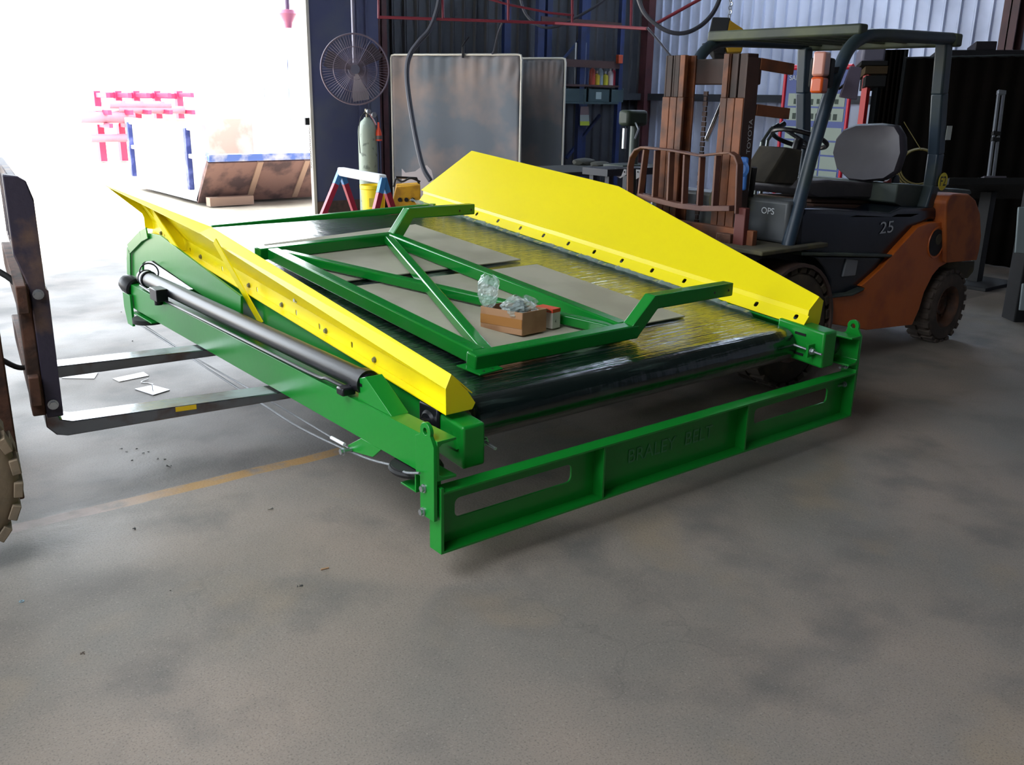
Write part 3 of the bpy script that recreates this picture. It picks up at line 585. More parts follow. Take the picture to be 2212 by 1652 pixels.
# white plates and small litter on the floor by the tines
PLT = mat('white_plate', '#dcdde0', .45)
for i, (px, lab) in enumerate(((((133, 817), (160, 806), (212, 805), (204, 818)), 'white sheet offcut on the floor closest to the left forklift'),
                  (((243, 818), (310, 804), (322, 812), (258, 825)), 'white sheet offcut on the floor, the middle of three between the tines'))):
    tag(MB().prism([PX(u, v, Z=.001) for u, v in px], (0, 0, .003)).build('plate_offcut', PLT, smooth=0), lab, 'plate')
wp = thing('metal_plate', 'square pale metal plate with a bent wire loop, lying between the tines', 'plate', PX(328, 844, Z=0))
MB().prism([PX(u, v, Z=.001) for u, v in ((291, 841), (330, 833), (367, 843), (331, 854))], (0, 0, .004)).build('square_plate', mat('pale_alloy', '#b9bcc4', .35, .5), wp, smooth=0)
c0 = PX(330, 843, Z=.005); MB().tube(smooth_path([c0, c0+V((.0, .0, .03)), c0+V((.01, .015, .03)), PX(325, 828, Z=.004), PX(305, 825, Z=.004), PX(320, 818, Z=.004)]), .002, 6).build('wire', STEEL, wp)
rnd = random.Random(5)
def scrap(u, v, s_, label, cat, mt, kind=0):
    c = PX(u, v, Z=0); m_ = MB()
    if kind == 0:
        for i in range(4):
            a = rnd.uniform(0, 6.28); p = c+V((math.cos(a), math.sin(a), 0))*s_*rnd.uniform(.1, .5)
            m_.plate([p+V((rnd.uniform(-1, 1)*s_*.5, rnd.uniform(-1, 1)*s_*.5, rnd.uniform(.001, s_*.35))) for _ in range(3)], .0012)
        lo = min(p.z for p in m_.v)
        for p in m_.v: p.z -= lo
    elif kind == 1: m_.cyl(c+V((-s_, 0, .003)), c+V((s_, -.004, .003)), .003, 6)
    else: m_.lathe([(s_*.5, 0), (s_, 0), (s_, .002), (s_*.5, .002), (s_*.5, 0)], c, (0, 0, 1), 14)
    return tag(m_.build('floor_scrap' if kind != 2 else 'washer', mt, smooth=0), label, cat)
DK = mat('dark_litter', '#2b2a29', .8); DK2 = mat('brown_litter', '#4d3d2e', .8)
scrap(288, 1143, .016, 'dark crumpled leaf on the floor left of the yellow line end', 'debris', DK)
scrap(588, 1100, .018, 'grey winged bolt scrap on the open floor below the yellow line', 'debris', mat('grey_scrap', '#6b675e', .6))
scrap(647, 1267, .016, 'black flake on the floor in front of the near conveyor corner', 'debris', DK)
scrap(701, 1229, .014, 'short tan splinter of wood on the floor below the lifting lug', 'debris', mat('tan_wood', '#b08a66', .8), 1)
scrap(47, 1299, .008, 'small pale blue washer on the floor at far left', 'washer', mat('blue_washer', '#6f8791', .5), 2)
scrap(365, 1007, .022, 'largest black shard of the floor litter below the near tine', 'debris', DK)
for u, v in ((262, 969), (274, 976), (296, 969), (310, 979), (321, 976), (287, 994), (340, 991), (355, 992)):
    o = scrap(u, v, .010, 'small black shard in the litter scattered below the near tine', 'debris', DK); o['group'] = 'black shards below the near tine'
scrap(368, 1276, .006, 'tiny black speck on the open floor left of the black flake', 'debris', DK)
scrap(178, 1412, .012, 'small twig curl on the foreground floor at left', 'debris', DK2)
scrap(262, 674, .014, 'dark pebble on the bright floor by the far left conveyor lug', 'debris', DK)
scrap(288, 737, .018, 'dark leaf on the bright floor below the far conveyor lug', 'debris', DK)
# ================================================================== RIGHT FORKLIFT
rf = thing('forklift', 'orange and dark blue forklift with a cab guard parked behind the conveyor', 'forklift', (3.7, 1.28, 0))
ORG = mat('orange_paint', '#c2601c', .45, col2='#9a4519', scale=4, lo=.5, hi=.75, bump=.08, bscale=30)
ORGD = mat('dusty_orange', '#a5551f', .65, col2='#7c3c1e', scale=5, bump=.08, bscale=30)
NAVY = mat('navy_paint', '#0e1522', .25, col2='#131d28', scale=3)
NAVYD = mat('dusty_navy', '#39423f', .6, col2='#4d5548', scale=4, bump=.1, bscale=30)
MAST = mat('mast_brown', '#7a4526', .65, col2='#4b2d1f', scale=6, bump=.15, bscale=30)
MASTD = mat('mast_dark', '#3a2722', .7, col2='#2a1f1c', scale=6)
GRIME = mat('dusty_grime', '#4a463a', .85, col2='#5f5a3c', scale=5, bump=.15, bscale=30)
DARK = mat('dark_parts_and_hole', '#0c0d10', .7)
SEATM = mat('grey_seat_vinyl', '#27242c', .6, col2='#312e38', scale=3, bump=.15, bscale=12)
YN = .71
def rp(x, y): return (1600+x/3.304, 250+y/3.304)
def prof_(pts, Y=YN): return [PX(*rp(x, y), Y=Y) for x, y in pts]
pts = [(620, 1480), (635, 1300), (800, 1280), (870, 1255), (892, 1232), (860, 1215), (1000, 1090), (1130, 940), (1270, 790), (1350, 762), (1500, 755), (1505, 800), (1470, 1052), (1420, 1080), (1370, 1140), (1310, 1260), (1275, 1380), (1225, 1492), (900, 1530)]
P = prof_(pts); hc = PX(*rp(1395, 905), Y=YN)
chs = MB().prism(P, (0, .05, 0)).build('side_panel', ORG, rf, bevel=.006)
MB().lathe([(.0, -.004), (.088, -.004), (.092, .004), (.100, .006), (.104, -.004)], (hc.x, YN, hc.z), (0, -1, 0), 28).build('recess_lip', ORG, chs); MB().lathe([(0, .003), (.086, .003), (.086, -.002)], (hc.x, YN, hc.z), (0, -1, 0), 28).build('recess_shade_disc', DARK, chs)  # dark disc on the panel paints the shade of the exhaust hole
MB().cyl((hc.x+.02, YN, hc.z+.02), (hc.x+.02, YN-.006, hc.z+.02), .035, 14).build('exhaust_pipe', GRIME, chs)
MB().prism([p+V((0, 1.1, 0)) for p in P], (0, .05, 0)).build('side_panel', ORG, rf, bevel=.006)
body = prof_([(640, 1290), (800, 1270), (880, 1235), (1110, 985), (1270, 790), (1350, 762), (1500, 755), (1470, 1050), (1380, 1130), (1225, 1480), (900, 1515), (640, 1470)])
MB().prism([p+V((0, .05, 0)) for p in body], (0, 1.05, 0)).build('chassis', DARK, rf)
# counterweight
cw = prof_([(1465, 745), (1470, 620), (1490, 575), (1525, 557), (1630, 558), (1682, 605), (1712, 690), (1720, 860), (1706, 960), (1688, 1030), (1467, 1050)], YN-.03)
MB().prism(cw, (0, 1.2, 0)).build('counterweight', ORGD, rf, bevel=.045, seg=4)
MB().prism(prof_([(1475, 1045), (1680, 1035), (1672, 1110), (1630, 1160), (1540, 1180), (1460, 1100)], YN+.05), (0, 1.05, 0)).build('rear_axle_guard', GRIME, rf, bevel=.02)
# hood and lower step well
hd = prof_([(405, 930), (420, 720), (460, 662), (700, 672), (1080, 692), (1160, 655), (1480, 650), (1480, 748), (1345, 748), (1262, 790), (1082, 992), (450, 975)], YN+.04)
hood = MB().prism(hd, (0, 1.02, 0)).build('engine_hood', NAVY, rf, bevel=.03, seg=3)
MB().prism(prof_([(440, 972), (1090, 992), (1070, 1012), (440, 998)], YN-.005), (0, .1, 0)).build('trim_rail', NAVYD, rf, bevel=.006)
MB().prism(prof_([(520, 1000), (1070, 1008), (860, 1215), (885, 1236), (800, 1272), (640, 1292), (640, 1180), (590, 1080)], YN+.03), (0, 1.0, 0)).build('step_well', NAVY, rf, bevel=.012)
MB().prism(prof_([(760, 1020), (840, 1030), (820, 1140), (730, 1150)], YN+.02), (0, .02, 0)).build('step_plate', mat('worn_step_grey', '#7e8187', .4), rf, bevel=.004)
MB().prism(prof_([(640, 1285), (800, 1268), (890, 1228), (880, 1243), (800, 1284), (640, 1302)], YN-.02), (0, .2, 0)).build('foot_step', NAVYD, rf, bevel=.004)
MB().prism(prof_([(1125, 485), (1345, 497), (1480, 520), (1640, 528), (1652, 556), (1480, 640), (1160, 655), (1100, 620)], YN+.12), (0, .9, 0)).build('rear_deck', NAVYD, rf, bevel=.02)
# front fender, wheel
fc = V((2.87, .80, .335)); wheel(fc, (0, -1, 0), .335, .2, TYR if 0 else mat('brown_tyre', '#3d342c', .9, col2='#4f4436', scale=8), mat('brown_rim', '#54402f', .7), rf, 24)
fd = []
for d in range(-25, 181, 12): fd.append((fc.x+.37*math.cos(math.radians(d)), fc.z+.37*math.sin(math.radians(d))))
fd2 = [(fc.x+.35*math.cos(math.radians(d)), fc.z+.35*math.sin(math.radians(d))) for d in range(180, -26, -12)]
MB().prism([V((x, .69, z)) for x, z in fd+fd2], (0, .24, 0)).build('front_fender', mat('fender_brown', '#4d3a33', .6, col2='#5f4c45', scale=4), rf, smooth=40)
MB().box(2.52, 3.12, .70, 1.86, .775, .80).build('floor_plate', GRIME, rf, bevel=.006)
rw = V((4.63, .79, .245)); wheel(rw, (0, -1, 0), .245, .17, mat('grey_brown_tyre', '#453c37', .9, col2='#574b43', scale=8), mat('rusty_rim', '#5d3d2c', .7, col2='#3c2c25', scale=10), rf, 22)
wheel(rw+V((0, .98, 0)), (0, 1, 0), .245, .17, MATS['grey_brown_tyre'], MATS['rusty_rim'], rf, 22)
wheel(fc+V((0, .96, 0)), (0, 1, 0), .335, .2, MATS['brown_tyre'], MATS['brown_rim'], rf, 24)
# cowl with OPS, dash column, steering wheel, levers
MB().box(2.84, 3.02, .79, 1.76, .80, 1.035).build('front_cowl', mat('cowl_grey', '#45484b', .45, col2='#5a5a44', scale=3), rf, bevel=.02)
text('ops_lettering', 'OPS', mat('white_lettering', '#c8ccd0', .5), rf, (2.8385, PX(1645, 462, X=2.84).y, PX(1645, 460, X=2.84).z), (0, -1, 0), (0, 0, 1), .085)
MB().prism([PX(u, v, Y=1.10) for u, v in ((1700, 318), (1734, 324), (1722, 400), (1652, 396))], (0, .2, 0)).build('steering_console', mat('console_brown', '#3d3830', .8, col2='#4c463a'), rf, bevel=.01)
sw = PX(1727, 300, Y=1.2); axw = V((.35, 0, .94))
MB().torus(sw, axw, .165, .014, 36, 8).build('steering_wheel', BLACK, rf)
MB().cyl(sw, sw-axw*.14, .03, 12).bar(sw-V((.15, 0, -.055)), sw+V((.15, 0, -.055)), .03, .012).build('steering_hub', BLACK, rf)
for i, (u, v) in enumerate(((1642, 300), (1655, 296))):
    a = PX(u, v, Y=1.45); MB().tube([a+V((0, 0, -.35)), a+V((.02, 0, -.02)), a+V((.10, 0, .06)), a+V((.14, 0, .065))], .010, 8).build('control_lever', mat('lever_grey', '#6a7270', .35, .6), rf)
    MB().cyl(a+V((.12, 0, .06)), a+V((.17, 0, .08)), .018, 10).build('lever_knob', BLACK, rf)
MB().tube([PX(1630, 395, Y=1.5), PX(1640, 370, Y=1.5), PX(1650, 300, Y=1.5)], .012, 8).build('grab_handle', MATS['lever_grey'], rf)
# seat
sx = 4.02
SB_ = [PX(u, v, X=sx) for u, v in ((1808, 300), (1822, 280), (1850, 268), (1905, 266), (1938, 270), (1952, 290), (1958, 330), (1948, 372), (1925, 388), (1880, 392), (1845, 388), (1815, 362), (1804, 330))]
m_ = MB(); cen = sum(SB_, V())/len(SB_); lay = []
for k, (dx, s_) in enumerate(((.10, .80), (.02, .97), (-.02, 1.0), (-.045, .93), (-.03, .6))):
    lay.append([cen+(p-cen)*s_+V((dx+(p.z-cen.z)*.18, 0, 0)) for p in SB_])
n_ = len(SB_); vs = [p for l in lay for p in l]+[cen+V((.11, 0, 0)), cen+V((-.02, 0, 0))]; fs = []
for k in range(4):
    for i in range(n_): fs.append((k*n_+i, k*n_+(i+1) % n_, (k+1)*n_+(i+1) % n_, (k+1)*n_+i))
fs += [(i, (i+1) % n_, 5*n_) for i in range(n_)]+[(4*n_+i, 4*n_+(i+1) % n_, 5*n_+1) for i in range(n_)]
seat = MB().add(vs, fs).build('seat_backrest', SEATM, rf, smooth=60)
cu0 = [PX(u, v, Y=1.0) for u, v in ((1740, 408), (1750, 392), (1790, 388), (1850, 394), (1905, 396), (1925, 402), (1928, 420), (1900, 430), (1830, 428), (1765, 426), (1748, 420))]
MB().prism(cu0, (0, .46, 0)).build('seat_cushion', mat('cushion_grey', '#474448', .7, col2='#545054', scale=5, bump=.2, bscale=15), rf, bevel=.02, seg=3)
MB().prism([PX(u, v, Y=1.03) for u, v in ((1753, 430), (1925, 434), (1925, 442), (1753, 438))], (0, .4, 0)).prism([PX(u, v, Y=1.01) for u, v in ((1757, 440), (1920, 444), (1920, 452), (1760, 449))], (0, .44, 0)).build('seat_bellows', mat('brown_bellows', '#54392c', .7), rf, bevel=.006)
bk = PX(1930, 392, Y=.98); MB().cyl(bk+V((0, -.02, 0)), bk+V((0, .04, 0)), .045, 16).build('armrest_hinge', BLACK, rf, bevel=.006)
MB().obox(PX(1917, 393, Y=.94), V((.025, 0, .012)), V((0, .012, 0)), V((-.006, 0, .014))).build('buckle', mat('red_buckle', '#b02818', .4), rf, bevel=.003)
# overhead guard
GRD = mat('guard_blue_black', '#20303f', .42, col2='#303a34', scale=3, bump=.05, bscale=30)
GRD2 = mat('guard_dusty_green', '#343c33', .6, col2='#4b5236', scale=3)
RP = [PX(u, v, Y=.78) for u, v in ((1700, 537), (1731, 420), (1760, 310), (1790, 210), (1812, 150), (1832, 108))]+[PX(1858, 84, Y=.78), PX(1900, 76, Y=.78), PX(2058, 84, Y=.78)]
W2 = 1.03
for k, y in enumerate((0, W2)):
    MB().tube(smooth_path([p+V((0, y, 0)) for p in RP], 4), .036, 12).build('front_pillar', GRD, rf)
RB = [PX(u, v, Y=.80) for u, v in ((2040, 92), (2030, 200), (2022, 330), (2012, 400), (1995, 455), (1975, 492))]
for y in (0, W2-.04):
    m_ = MB()
    for a, b2 in zip(RB, RB[1:]): m_.bar(a+V((0, y, 0)), b2+(b2-a)*.04+V((0, y, 0)), .075, .085, (1, 0, 0))
    rpil = m_.build('rear_pillar', GRD, rf, bevel=.012)
zr = RP[-1].z; xf, xr = RP[6].x-.02, RP[-1].x+.03
MB().box(xf-.02, xf+.06, .76, .80+W2, zr-.03, zr+.03).build('guard_cross_bar', GRD2, rf, bevel=.012); MB().box(xr-.06, xr+.02, .74, .82+W2, zr-.045, zr+.03).build('guard_cross_bar', GRD2, rf, bevel=.012)
for i in range(6):
    y = .90+i*.155; MB().box(xf+.03, xr-.03, y, y+.035, zr-.02, zr+.022).build('guard_slat', GRD2, rf, bevel=.006)
# stickers
s0 = PX(2037, 392, Y=.756)
st = MB().cyl((s0.x, .757, s0.z), (s0.x, .7555, s0.z), .056, 28).build('round_sticker', mat('yellow_sticker', '#d8c81a', .5), rf)
text('sticker_number', 'F2', mat('black_lettering', '#10100e', .6), st, (s0.x-.037, .7550, s0.z-.027), (1, 0, 0), (0, 0, 1), .074, .0006)
s1 = PX(2049, 287, Y=.757)
MB().box(s1.x-.032, s1.x+.032, .754, .7565, s1.z-.043, s1.z+.043).build('white_sticker', mat('white_sticker', '#c4ccc8', .5), rf)
text('model_number', '25', mat('silver_lettering', '#b3bac2', .35), rf, PX(1899, 505, Y=YN+.038), (1, 0, 0), (0, 0, 1), .15, .002, .62)
# lamp and mirror on the front pillar
l0 = PX(1773, 152, Y=.66)
MB().obox(l0+V((0, 0, .03)), V((.055, .02, 0)), V((-.01, .03, 0)), V((0, 0, .06))).build('marker_lamp', mat('pale_pink_lens', '#c98b7c', .3, coat=.5), rf, bevel=.012)
MB().obox(l0+V((0, 0, -.072)), V((.055, .02, 0)), V((-.01, .03, 0)), V((0, 0, .04))).build('marker_lamp', mat('orange_lens', '#d2561f', .3, coat=.5), rf, bevel=.012)
MB().obox(l0+V((.10, .06, -.01)), V((.05, .02, 0)), V((-.02, .05, 0)), V((0, 0, .075))).build('lamp_housing', DARK, rf, bevel=.012)
MB().bar(l0+V((.12, .08, 0)), V((RP[4].x, .78, RP[4].z)), .03, .03).build('lamp_bracket', DARK, rf)
mq = [PX(u, v, D=5.0) for u, v in ((1836, 142), (1862, 146), (1851, 216), (1812, 210))]
MB().plate(mq, .012).build('mirror', mat('mirror_back', '#6b6274', .3, .2), rf, bevel=.006)
MB().tube([PX(1836, 175, D=5.02), V((RP[4].x+.02, .78, RP[4].z-.1))], .008, 8).build('mirror_arm', DARK, rf)
# mast
XM = 2.70
def my(u, v): return PX(u, v, X=XM).y
yR, yL = 1.05, 1.64
ztop = 1.80
def mrail(y0, y1, x0, x1, z0, z1, mt, nm='mast_rail'):
    return MB().box(x0, x1, y0, y0+.012, z0, z1).box(x0, x0+.018, y0, y1, z0, z1).box(x1-.018, x1, y0, y1, z0, z1).build(nm, mt, rf, bevel=.003)
for s_, yo in ((1, yR), (-1, yL)):
    for k, (o0, w_) in enumerate(((0, .055), (.06, .05), (.115, .045))):
        y0, y1 = (yo+o0, yo+o0+w_) if s_ > 0 else (yo-o0-w_, yo-o0)
        m_ = MB().box(XM, XM+.018, y0, y1, .08, 1.57).box(XM+.085, XM+.10, y0, y1, .08, 1.57).box(XM+.01, XM+.095, y0 if s_ > 0 else y1-.012, y0+.012 if s_ > 0 else y1, .08, 1.57)
        m_.build('mast_rail', MAST, rf, bevel=.003)
        m_ = MB().box(XM+(.012 if k < 2 else 0), XM+.03, y0+.004, y1-.004, 1.57, ztop).box(XM+.085, XM+.10, y0, y1, 1.57, ztop).box(XM+.01, XM+.095, y0 if s_ > 0 else y1-.012, y0+.012 if s_ > 0 else y1, 1.57, ztop)
        m_.build('mast_rail_top', MASTD if k < 2 else MAST, rf, bevel=.003)
MB().box(XM+.10, XM+.14, yR, yL, 1.64, 1.78).build('mast_crosshead', MASTD, rf, bevel=.008)
MB().box(XM+.005, XM+.11, yR-.004, yR-.001, .3, 1.78).build('mast_side_plate', mat('mast_side_brown', '#3f2c27', .6, col2='#4b332b', scale=4), rf)
text('mast_lettering', 'TOYOTA', mat('white_lettering', '#c8ccd0', .5), rf, (XM+.088, yR-.006, PX(1592, 333, Y=yR-.006).z-.0), (0, 0, 1), (-1, 0, 0), .185, .001)
MB().cyl((XM+.15, 1.29, .3), (XM+.15, 1.29, 1.62), .028, 16).build('lift_cylinder', GRIME, rf)
for y in (1.20, 1.38):
    m_ = MB()
    for i in range(40): m_.obox((XM+.08, y, .5+i*.028), V((.006, 0, 0)), V((0, .010+.004*(i % 2), 0)), V((0, 0, .012)))
    m_.build('lift_chain', MASTD, rf)
MB().cyl(PX(1563, 215, Y=1.45), PX(1526, 303, Y=1.45), .014, 12).build('tilt_rod', CHROME, rf)
for z in (1.64, 1.38):
    zz = z if z > 1.5 else 1.40
    MB().bar((XM+.12, yR+.01, zz+.11), (XM+.42, yR+.01, zz+.09), .03, .06).build('mast_stay', MAST, rf, bevel=.003)
MB().tube(smooth_path([(XM+.15, 1.05, 1.2), (XM+.18, 1.1, .95), (XM+.12, 1.2, .8)]), .016, 8).tube(smooth_path([(XM+.15, 1.15, 1.25), (XM+.14, 1.18, 1.0), (XM+.1, 1.2, .8)]), .016, 8).build('hydraulic_hoses', RUBB, rf)
MB().lathe([(0, .02), (.09, .02), (.10, .0), (.10, -.02), (0, -.02)], (XM+.14, 1.22, 1.0), (1, .3, 0), 20).build('hose_reel', GRIME, rf)
MB().lathe([(.0, .012), (.03, .012), (.045, 0), (.03, -.012), (0, -.012)], PX(1604, 365, X=XM-.0), (1, 0, 0), 16).build('blue_cap', mat('blue_hydraulic_cap', '#2f62a8', .5), rf)
MB().obox(PX(1605, 375, X=XM+.01), V((.012, 0, 0)), V((0, .028, 0)), V((0, 0, .09))).build('blue_guard', MATS['blue_hydraulic_cap'], rf, bevel=.012)
# load backrest
XB = 2.61; BR = mat('backrest_brown', '#5b3a33', .6, col2='#6f4a3a', scale=5)
bp_ = [PX(u, v, X=XB) for u, v in ((1360, 452), (1362, 360), (1366, 340), (1376, 324), (1390, 318), (1450, 324), (1515, 336), (1560, 331), (1580, 330), (1592, 338), (1598, 355), (1594, 460))]
m_ = MB()
for a, b2 in zip(bp_, bp_[1:]): m_.bar(a-(b2-a).normalized()*.004, b2+(b2-a).normalized()*.004, .05, .014, (1, 0, 0) if abs((b2-a).y) < abs((b2-a).z) else (0, 0, 1)) if 0 else m_.bar(a-(b2-a).normalized()*.004, b2+(b2-a).normalized()*.004, .012, .05, (1, 0, 0))
m_.build('backrest_hoop', BR, rf, bevel=.003)
lb = [PX(u, v, X=XB) for u, v in ((1383, 422), (1420, 432), (1470, 444), (1520, 450), (1580, 450))]
m_ = MB()
for a, b2 in zip(lb, lb[1:]): m_.bar(a, b2+(b2-a).normalized()*.004, .03, .05, (1, 0, 0))
m_.build('backrest_lower_bar', BR, rf, bevel=.003)
for ut, vt, ub, vb in ((1396, 320, 1383, 424), (1420, 322, 1414, 432), (1451, 325, 1446, 440), (1483, 331, 1478, 448), (1517, 336, 1511, 450), (1551, 333, 1543, 450)):
    MB().bar(PX(ut, vt+3, X=XB+.004), PX(ub, vb, X=XB+.004), .014, .045, (1, 0, 0)).build('backrest_slat', BR, rf, bevel=.002)
MB().box(XB+.03, XB+.07, .86, 1.74, .78, .88).box(XB+.03, XB+.07, .86, 1.74, .42, .52).build('carriage_bar', MAST, rf, bevel=.004)
MB().box(XB+.0, XB+.04, .90, .97, .45, 1.0).build('carriage_upright', mat('red_oxide', '#5e2a25', .6), rf, bevel=.004)
for y in (.98, 1.50): MB().prism([V((x, y, z)) for x, z in ((2.60, .85), (2.64, .85), (2.64, .06), (2.60, .04), (1.75, .045), (1.72, .06), (2.57, .085), (2.60, .12))], (0, .1, 0)).build('tine', RUSTY, rf, bevel=.004)
# ================================================================== BY THE DOOR: fan, gas bottle, trestle, bucket, welder, screens
fn = thing('industrial_fan', 'large round caged fan hanging on a pole in front of the blue-grey door', 'fan', PX(767, 150, D=11.2))
c = PX(767, 150, D=11.2); ax = (CAM+V((.5, 0, 0))-c).normalized(); ax.z *= .3; ax.normalize(); a_ = ax.cross(UZ).normalized(); b_ = ax.cross(a_)
FAN = mat('dusty_fan_wire', '#6d6270', .5, .3)
R0 = .405; m_ = MB().torus(c, ax, R0, .010, 48, 8); m_.build('cage_rim', FAN, fn)
m_ = MB()
for i in range(72):
    t_ = 6.28318*i/72; d = a_*math.cos(t_)+b_*math.sin(t_); tg = -a_*math.sin(t_)+b_*math.cos(t_)
    m_.tube([c+d*.05+ax*.085, c+d*.22+ax*.075, c+d*R0], .0016, 4, False)
    m_.tube([c+d*.05-ax*.075, c+d*.24-ax*.07, c+d*R0], .0016, 4, False)
cg = m_.build('cage_wires', FAN, fn); cg['kind'] = 'stuff'
MB().torus(c+ax*.07, ax, .26, .0025, 40, 5).torus(c+ax*.085, ax, .12, .0025, 30, 5).torus(c-ax*.07, ax, .26, .0025, 40, 5).build('cage_ring', FAN, fn)
for k in range(3):
    t0 = 1.75+k*2.094; bl = []
    for r_ in (.05, .18, .32, .375):
        for s_ in (-1, 1):
            t_ = t0+s_*(.36 if r_ > .1 else .5)*(.9 if r_ < .35 else .7); bl.append(c+(a_*math.cos(t_)+b_*math.sin(t_))*r_+ax*(s_*.03))
    MB().add(bl+[p+ax*.003 for p in bl], [(0, 1, 3, 2), (2, 3, 5, 4), (4, 5, 7, 6), (8, 10, 11, 9), (10, 12, 13, 11), (12, 14, 15, 13), (0, 2, 10, 8), (2, 4, 12, 10), (4, 6, 14, 12), (1, 9, 11, 3), (3, 11, 13, 5), (5, 13, 15, 7), (6, 7, 15, 14), (0, 8, 9, 1)]).build('blade', mat('dusty_blade', '#4a4550', .5), fn)
MB().cyl(c+ax*.085, c+ax*.095, .055, 20).cyl(c-ax*.2, c-ax*.02, .08, 20).build('motor', mat('fan_motor', '#57586a', .4), fn)
MB().cyl(c-ax*.15+V((0, 0, .05)), V((c.x-ax.x*.15, c.y-ax.y*.15, HR)), .022, 12).build('hanging_pole', mat('grey_pole', '#7f7d8c', .4, .4), fn)
# gas bottle
gp = PX(795, 330, D=11.7); gx, gy = gp.x, gp.y; zt = PX(795, 258, D=11.7).z
gb_ = thing('gas_cylinder', 'tall pale green gas cylinder with a regulator standing by the door', 'gas cylinder', (gx, gy, 0))
GAS = mat('pale_green_cylinder', '#8f9c90', .5, col2='#5f6b62', scale=14, lo=.58, hi=.7, bump=.05, bscale=20)
MB().lathe([(0, 0), (.11, 0), (.118, .03), (.118, zt-.14), (.11, zt-.08), (.08, zt-.02), (.045, zt+.01), (.035, zt+.03), (0, zt+.03)], (gx, gy, 0), (0, 0, 1), 28).build('cylinder_body', GAS, gb_, smooth=50)
MB().cyl((gx, gy, zt+.02), (gx, gy, zt+.10), .016, 12).cyl((gx-.04, gy, zt+.08), (gx+.05, gy-.02, zt+.08), .013, 10).cyl((gx, gy, zt+.1), (gx, gy, zt+.13), .028, 12).build('valve', mat('brass_valve', '#6d685c', .35, .7), gb_)
MB().cyl((gx+.06, gy-.05, zt+.06), (gx+.06, gy-.08, zt+.06), .032, 18).cyl((gx-.02, gy-.06, zt+.10), (gx-.02, gy-.09, zt+.10), .028, 18).build('gauge', STEEL, gb_)
MB().tube([(gx-.01, gy-.03, zt+.12), (gx+.06, gy-.05, zt-.0), (gx+.09, gy-.06, zt-.06)], .012, 8).build('regulator_handle', CHROME, gb_)
MB().tube(smooth_path([V((gx-.02, gy, zt+.09)), V((gx-.12, gy-.05, zt+.02)), V((gx-.15, gy-.05, zt-.15)), V((gx-.14, gy-.05, zt-.4))]), .006, 6).tube(smooth_path([V((gx+.05, gy-.02, zt+.07)), V((gx+.11, gy-.05, zt+.05)), V((gx+.13, gy-.05, zt-.3)), V((gx+.14, gy-.05, zt-.9))]), .007, 6).build('hose', RUBB, gb_)
tq = PX(818, 282, D=11.6)
tor = thing('spray_bottle', 'small orange spray bottle hanging beside the gas cylinder', 'bottle', tq-V((0, 0, .12)))
MB().lathe([(0, .22), (.012, .22), (.014, .16), (.036, .10), (.040, .06)], tq-V((0, 0, .12)), (0, 0, 1), 16).lathe([(.04, .015), (.042, .0), (.0, -.01)], tq-V((0, 0, .12)), (0, 0, 1), 16).build('bottle_cap', mat('orange_plastic', '#d8492a', .4), tor)
MB().lathe([(.040, .06), (.042, .04), (.040, .015)], tq-V((0, 0, .12)), (0, 0, 1), 16).build('bottle_body', mat('grey_label', '#55585c', .5), tor)
# trestle
tr = thing('trestle', 'red steel trestle with blue tips and a white top rail near the door', 'trestle', (3.13, 6.0, 0))
E1, E2 = V((3.18, 6.50, .79)), V((3.08, 5.49, .79)); dr_ = (E2-E1).normalized()
TRR = mat('red_trestle', '#9c2238', .45); TRB = mat('blue_tip', '#3f7fb8', .45); TRW = mat('white_pipe', '#f2f2f2', .4)
MB().bar(E1-dr_*.0, E2+dr_*.0, .085, .085).build('top_rail', TRW, tr, bevel=.015)
for E_, nm in ((E1, 0), (E2, 1)):
    for s_ in (-1, 1):
        ft = V((E_.x+s_*(.46 if nm == 0 and s_ < 0 else .30), E_.y+(-.08 if s_ < 0 else .05), 0)); k = E_.lerp(ft, .16)
        MB().bar(E_+V((0, 0, .01)), k, .055, .055, (0, 1, 0)).build('leg_tip', TRB, tr, bevel=.003); MB().bar(k, ft, .054, .054, (0, 1, 0)).build('leg', TRR, tr, bevel=.003)
    MB().bar(E_.lerp(V((E_.x-.3, E_.y, 0)), .6), E_.lerp(V((E_.x+.3, E_.y, 0)), .6), .04, .02).build('tie_bar', TRR, tr)
MB().bar(V((E1.x-.16, E1.y, .36)), V((E2.x-.16, E2.y, .36)), .03, .03).build('stretcher', TRR, tr)
# yellow bucket
bq = PX(806, 399, D=10.8); hb0 = bq.z; bq.z = 0; bk_ = thing('yellow_bucket', 'bright yellow plastic drum standing behind the red trestle', 'bucket', bq)
MB().lathe([(0, .0), (.115, 0), (.14, hb0-.05), (.155, hb0-.04), (.155, hb0), (.14, hb0), (.12, .03), (0, .03)], bq, (0, 0, 1), 28).build('bucket_body', mat('yellow_plastic', '#f2d71b', .4), bk_)
lq = (V((CAM.x, CAM.y, 0))-bq).normalized(); ls_ = lq.cross(UZ); MB().plate([bq+lq*.136+ls_*a+UZ*z for a, z in ((.05, hb0-.24), (-.05, hb0-.24), (-.05, hb0-.14), (.05, hb0-.14))], .002).build('label', mat('pale_label', '#d8c648', .5), bk_)
